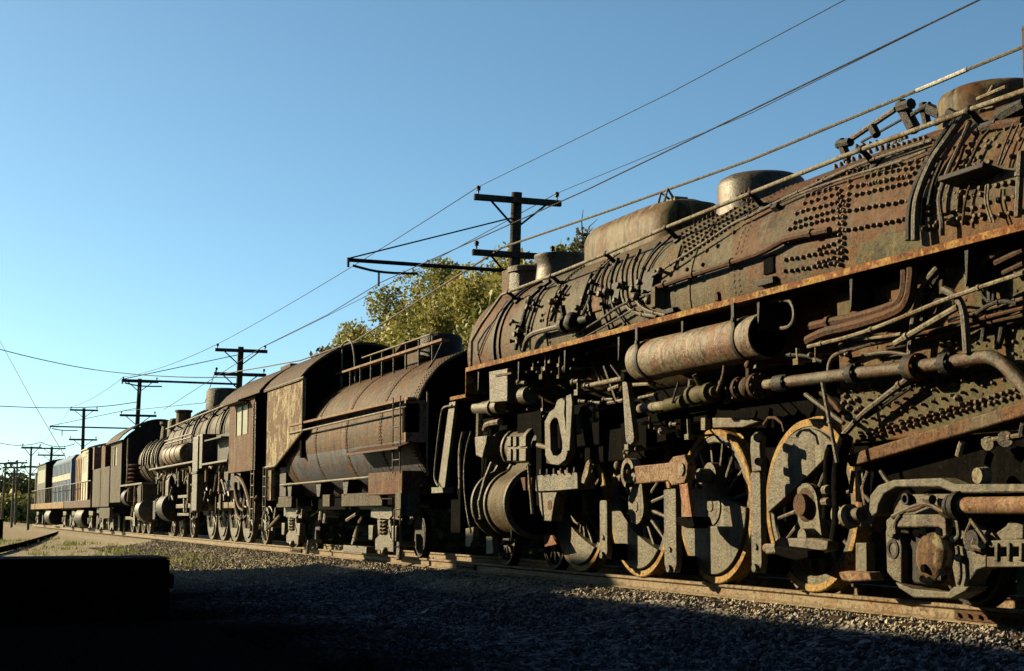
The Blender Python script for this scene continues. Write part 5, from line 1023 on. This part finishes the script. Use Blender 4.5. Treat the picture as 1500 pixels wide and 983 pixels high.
wire([t3[0], t4[0], t5[0]], .014, 'thin wire joining the top crossarms of the far poles', 'darkwire', .25)
wire(smoothpts([P(-30, 503, -6), P(0, 512, -5.2), P(60, 527, -3), P(130, 541, 0), P(200, 549, 1.6), P(270, 553, 2.5), P(345, 553, 3.5)]), .022, 'dark sagging cable crossing the open sky left of the second pole', 'darkwire')
wire(smoothpts([P(-20, 594, -5.5), P(0, 595, -5), P(60, 597.5, -2), P(110, 597.5, 0), P(160, 595, 2), P(200, 589, 3.5)]), .024, 'lower dark cable crossing the sky to the third pole', 'darkwire')
wire([P(-12, 481, -2), P(0, 500, -1.7), P(50, 592, -.4), P(97, 672, .75)], .03, 'slanting dark line falling steeply to the roof of the blue diesel', 'darkwire')
wire([P(-10, 646, -3), P(60, 648, .5), P(110, 650, 3.5)], .03, 'faint lowest cable crossing the sky by the far poles', 'darkwire', .3)
# ================================================================ TREES
def leafmat(name, c1, c2, c3):
    m = bpy.data.materials.new(name); m.use_nodes = True; n = m.node_tree.nodes; l = m.node_tree.links; b = n['Principled BSDF']; b.inputs['Roughness'].default_value = .7; b.inputs['Specular IOR Level'].default_value = .2
    tc = n.new('ShaderNodeTexCoord'); a = n.new('ShaderNodeTexNoise'); a.inputs['Scale'].default_value = .55; a.inputs['Detail'].default_value = 4; l.new(tc.outputs['Object'], a.inputs['Vector'])
    w_ = n.new('ShaderNodeTexWhiteNoise'); l.new(tc.outputs['Object'], w_.inputs['Vector']) if False else None
    a2 = n.new('ShaderNodeTexNoise'); a2.inputs['Scale'].default_value = 6; l.new(tc.outputs['Object'], a2.inputs['Vector'])
    ad = n.new('ShaderNodeMath'); ad.operation = 'MULTIPLY_ADD'; ad.inputs[1].default_value = .6; l.new(a2.outputs['Fac'], ad.inputs[0]); l.new(a.outputs['Fac'], ad.inputs[2])
    cr = n.new('ShaderNodeValToRGB'); l.new(ad.outputs[0], cr.inputs['Fac']); e = cr.color_ramp.elements; e[0].position = .55; e[0].color = (*c1, 1); e[1].position = 1.0; e[1].color = (*c3, 1); x = e.new(.76); x.color = (*c2, 1)
    l.new(cr.outputs[0], b.inputs['Base Color'])
    tr = n.new('ShaderNodeBsdfTranslucent'); l.new(cr.outputs[0], tr.inputs[0]); mx = n.new('ShaderNodeMixShader'); mx.inputs[0].default_value = .25; l.new(b.outputs[0], mx.inputs[1]); l.new(tr.outputs[0], mx.inputs[2]); l.new(mx.outputs[0], n['Material Output'].inputs[0])
    return m
M['leaf_gold'] = leafmat('yellow green autumn leaves', (.075, .085, .022), (.14, .14, .036), (.24, .205, .055))
M['leaf_green'] = leafmat('dull green leaves', (.016, .024, .007), (.035, .044, .012), (.075, .07, .018))
M['leaf_thin'] = leafmat('sparse brown green leaves', (.03, .03, .014), (.06, .05, .022), (.085, .07, .03))
M['bark'] = rusty('grey bark', (.12, .10, .08), (.09, .075, .055), (.04, .035, .028), .5, 3, .5, .9)
def tree(x, y, h, cr, n, leaf, label, thin=False, base=-.4, size=.10, seed=0, group='trees beyond the track'):
    g = np.random.default_rng(seed + 100); o = thing('tree', (x, y, base), label, 'tree', group); c0 = np.array([x, y, base + h*.62])
    tm = MB(); tm.tube([(x, y, base), (x+.1, y, base+h*.3), (x-.05, y+.1, base+h*.6), (x+.1, y, base+h*.9)], [h*.028, h*.022, h*.013, h*.004], 9)
    cl = []
    nb = 26 if thin else 68
    for i in range(nb):
        th = g.random()*6.283; ph = math.acos(1-1.75*g.random()); rr = (.45 + .55*g.random()**.6)
        c = c0 + np.array([cr*math.sin(ph)*math.cos(th), cr*math.sin(ph)*math.sin(th), h*.40*math.cos(ph)])*rr
        cl.append((c, cr*(.17 + .16*g.random())))
        s0 = np.array([x, y, base + h*(.25 + .45*g.random())]); mid = (s0 + c)/2 + (g.random(3)-.5)*.6
        tm.tube([s0, mid, c], [h*.009, h*.006, h*.002], 5)
        if thin:
            for _ in range(4):
                e = c + (g.random(3)-.4)*1.3; tm.tube([c, (c+e)/2 + (g.random(3)-.5)*.2, e], [.025, .018, .008], 4)
    tm.build('trunk', 'bark', o)
    k = g.integers(0, len(cl), n); C_ = np.array([c for c, r in cl])[k]; RR = np.array([r for c, r in cl])[k]
    d = g.normal(size=(n, 3)); d /= np.linalg.norm(d, axis=1)[:, None]; pos_ = C_ + d*(RR*(g.random(n)**(.45)))[:, None]
    a = g.normal(size=(n, 3)); a /= np.linalg.norm(a, axis=1)[:, None]; b = np.cross(a, g.normal(size=(n, 3))); b /= np.linalg.norm(b, axis=1)[:, None]
    s = (size*(.6 + .8*g.random(n)))[:, None]; V = np.stack([pos_ - a*s, pos_ + b*s*.55, pos_ + a*s, pos_ - b*s*.55], 1) - np.array([x, y, base])
    me = bpy.data.meshes.new('crown'); me.from_pydata(V.reshape(-1, 3).tolist(), [], np.arange(4*n).reshape(-1, 4).tolist()); me.update(); me.materials.append(M[leaf])
    co = bpy.data.objects.new('crown', me); COL.objects.link(co); co.parent = o
    return o
def tree_at(px, py_top, y, cr, n, leaf, label, **k):
    p = P(px, py_top, y); return tree(p[0], y, (p[2]+.4)*.98, cr, n, leaf, label, **k)
tree_at(640, 395, 13, 4.3, 46000, 'leaf_gold', 'bushy yellow green tree filling the gap between the tender and the nearest pole', seed=1)
tree_at(712, 385, 12, 3.4, 34000, 'leaf_gold', 'rounded golden tree directly left of the nearest trolley pole', seed=2)
tree_at(596, 428, 14, 4.0, 34000, 'leaf_gold', 'low yellowing tree at the left shoulder of the tree clump', seed=3)
tree_at(800, 355, 12, 3.2, 17000, 'leaf_gold', 'yellow tree behind the chimney of the nearest locomotive', seed=4, size=.13)
tree_at(853, 322, 11, 1.3, 700, 'leaf_thin', 'thin leafy top showing above the sand dome', thin=True, seed=5, size=.11)
tree_at(525, 492, 15, 3.2, 3000, 'leaf_thin', 'sparse grey twiggy tree above the catwalk of the tender', thin=True, seed=6, size=.16)
tree_at(482, 508, 16, 2.6, 1600, 'leaf_thin', 'thinnest bare tree at the left end of the tree clump', thin=True, seed=7, size=.16)
for i, (px, py, y, cr, lab) in enumerate(((38, 706, 14, 7, 'dark rounded tree on the horizon behind the tall pale pole'), (12, 715, 10, 6, 'dark tree at the far left edge of the view'), (60, 726, 12, 5, 'low green tree at the end of the train'), (25, 735, 4, 5, 'sunlit yellow bush behind the far grey poles'))):
    p = P(px, py, y) if y > 6 else P(px, py, y); xx = max(p[0], -260); 
    q = CAM + (p - CAM)*((xx - CAM[0])/(p[0] - CAM[0])); tree(q[0], q[1], q[2]+.5, cr*(abs(xx)/200), 2600, 'leaf_green' if i < 3 else 'leaf_gold', lab, seed=20+i, size=.45, group='distant trees at the end of the track')
# undergrowth added beyond the train to darken the gaps under it
def added_undergrowth():
    g = np.random.default_rng(5); n = 42000; x = -126 + 122*g.random(n); y = 4.6 + 3.4*g.random(n); top = 1.5 + .9*vnoise(x, y*0, 2.2, 11) + .4*vnoise(x, y, .7, 12)
    z = -.5 + top*g.random(n)**.8; pos_ = np.stack([x, y, z], -1); a = g.normal(size=(n, 3)); a /= np.linalg.norm(a, axis=1)[:, None]; b = np.cross(a, g.normal(size=(n, 3))); b /= np.linalg.norm(b, axis=1)[:, None]
    s = (.10 + .14*g.random(n))[:, None]; V = np.stack([pos_ - a*s, pos_ + b*s*.6, pos_ + a*s, pos_ - b*s*.6], 1)
    me = bpy.data.meshes.new('added_undergrowth'); me.from_pydata(V.reshape(-1, 3).tolist(), [], np.arange(4*n).reshape(-1, 4).tolist()); me.update(); me.materials.append(M['leaf_green'])
    o = bpy.data.objects.new('added_undergrowth', me); COL.objects.link(o); tag(o, 'added dark undergrowth behind the row of locomotives', 'added_undergrowth', kind='stuff')
added_undergrowth()
# grass on the gravel
def grass():
    g = np.random.default_rng(9); n = 9000; V = []; 
    x = -36 - 44*g.random(n)**1.2; y = -1.0 - 4.4*g.random(n); m = vnoise(x, y, 1.3, 21)*.6 + vnoise(x, y, .4, 22)*.4; keep = (m > .60) & (y < -1.3 + (x+36)*.02); x, y = x[keep], y[keep]; n = len(x)
    z = gz(x, y); h = .07 + .13*g.random(n); a = g.random(n)*6.28; w_ = .022; dx, dy = np.cos(a)*w_, np.sin(a)*w_; lx, ly = (g.random(n)-.5)*.12, (g.random(n)-.5)*.12
    V = np.stack([np.stack([x-dx, y-dy, z-.02], -1), np.stack([x+dx, y+dy, z-.02], -1), np.stack([x+lx, y+ly, z+h], -1)], 1)
    me = bpy.data.meshes.new('grass'); me.from_pydata(V.reshape(-1, 3).tolist(), [], np.arange(3*n).reshape(-1, 3).tolist()); me.update(); me.materials.append(M['grass'])
    o = bpy.data.objects.new('grass', me); COL.objects.link(o); tag(o, 'tufts of green grass growing on the sunlit gravel', 'grass', kind='stuff')
M['grass'] = leafmat('fresh green grass', (.06, .085, .02), (.11, .13, .03), (.17, .16, .05))
grass()
# ================================================================ FOREGROUND
pz = .24
c0, c1 = G(-150, 823, pz), G(251, 819, pz)
def plat():
    d = c1 - c0; Ln = np.linalg.norm(d[:2]); ang = math.atan2(d[1], d[0]); o = thing('timber_platform', (c0[0], c0[1], gz(c0[0], c0[1])-.1), 'low black timber loading platform in the shaded left foreground', 'platform')
    zb = -.7; nb = 5; hh = (pz - zb)/nb
    u = np.array([math.cos(ang), math.sin(ang)]); v = np.array([-u[1], u[0]])
    for k in range(nb):
        m = MB(); s0 = rnd.uniform(-.04, .05); e = c0[:2] + u*(Ln + s0)/2 + v*.6; m.box((e[0], e[1], zb + hh*(k+.5) - .004), (Ln + s0, 1.2 + rnd.uniform(-.03, .03), hh-.004), ang); m.build('timber', 'timber', o, bevel=.015)
    e = c0[:2] + u*(Ln+.05)/2 + v*.6; MB().box((e[0], e[1], pz+.012), (Ln-.1, 1.26, .02), ang).build('deck_board', 'timbertop', o, bevel=.004)
plat()
# dark drum at the left edge of the view
p = P(-6, 790, -7); dr = MB(); dr.lathe([(0, .33), (.02, .36), (.32, .36), (.34, .375), (.36, .36), (.68, .36), (.70, .375), (.72, .36), (1.04, .36), (1.06, .33)], (G(-7, 791, -.5)[0], G(-7, 791, -.5)[1], -.52), 'z', 32)
tag(dr.build('oil_drum', 'black'), 'black steel drum standing at the left edge of the view', 'drum')
# litter
p = G(622, 896, -.40); mb = MB(); mb.add([(p[0]-.05, p[1]-.04, gz(p[0], p[1])+.06), (p[0]+.06, p[1]-.03, gz(p[0], p[1])+.05), (p[0]+.05, p[1]+.05, gz(p[0], p[1])+.11), (p[0]-.05, p[1]+.04, gz(p[0], p[1])+.09)], [(0, 1, 2, 3)]); tag(mb.build('paper_scrap', 'tape', smooth=False), 'small white paper scrap lying on shaded gravel', 'litter')
# dark curved strip lying on the ground
q = [G(-40, 812, -.42), G(0, 806, -.42), G(40, 796, -.40), G(70, 786, -.38), G(92, 779, -.33)]; mb = MB(); mb.tube(smoothpts(q), .11, 8); tag(mb.build('dark_strip', 'timber'), 'dark strip curving across the ground towards the track', 'hose')
# unseen block added behind the camera to cast the long gravel shadow
SH = thing('shadow_caster', (-20, -14, -.6), 'added unseen flat-topped brown block whose long shadow lies across the foreground gravel', 'shadow caster')
sp = [(-45.4, -12.0), (8, -12.0), (8, -24), (-33.5, -24), (-34.0, -17.0)]; sh_ = 6.12  # outline skewed to shape the left end of the shadow
v = [(x, y, -.7) for x, y in sp] + [(x, y, sh_) for x, y in sp]; k = len(sp)
MB().add(v, [(i, (i+1) % k, k+(i+1) % k, k+i) for i in range(k)]).build('caster_side', 'caster', SH, smooth=False)
MB().add([(x, y, sh_-.02) for x, y in sp] + [(x, y, sh_+.08) for x, y in sp], [tuple(range(k)), tuple(range(2*k-1, k-1, -1))] + [(i, (i+1) % k, k+(i+1) % k, k+i) for i in range(k)]).build('roof', 'caster', SH, smooth=False)  # flat top of the added shadow caster
MB().b2(-39.6, -33.2, -12.9, -12.02, sh_+.08, sh_+.95).build('rail_shade_block', 'caster', SH)  # added top block, sized to throw shade on the rail
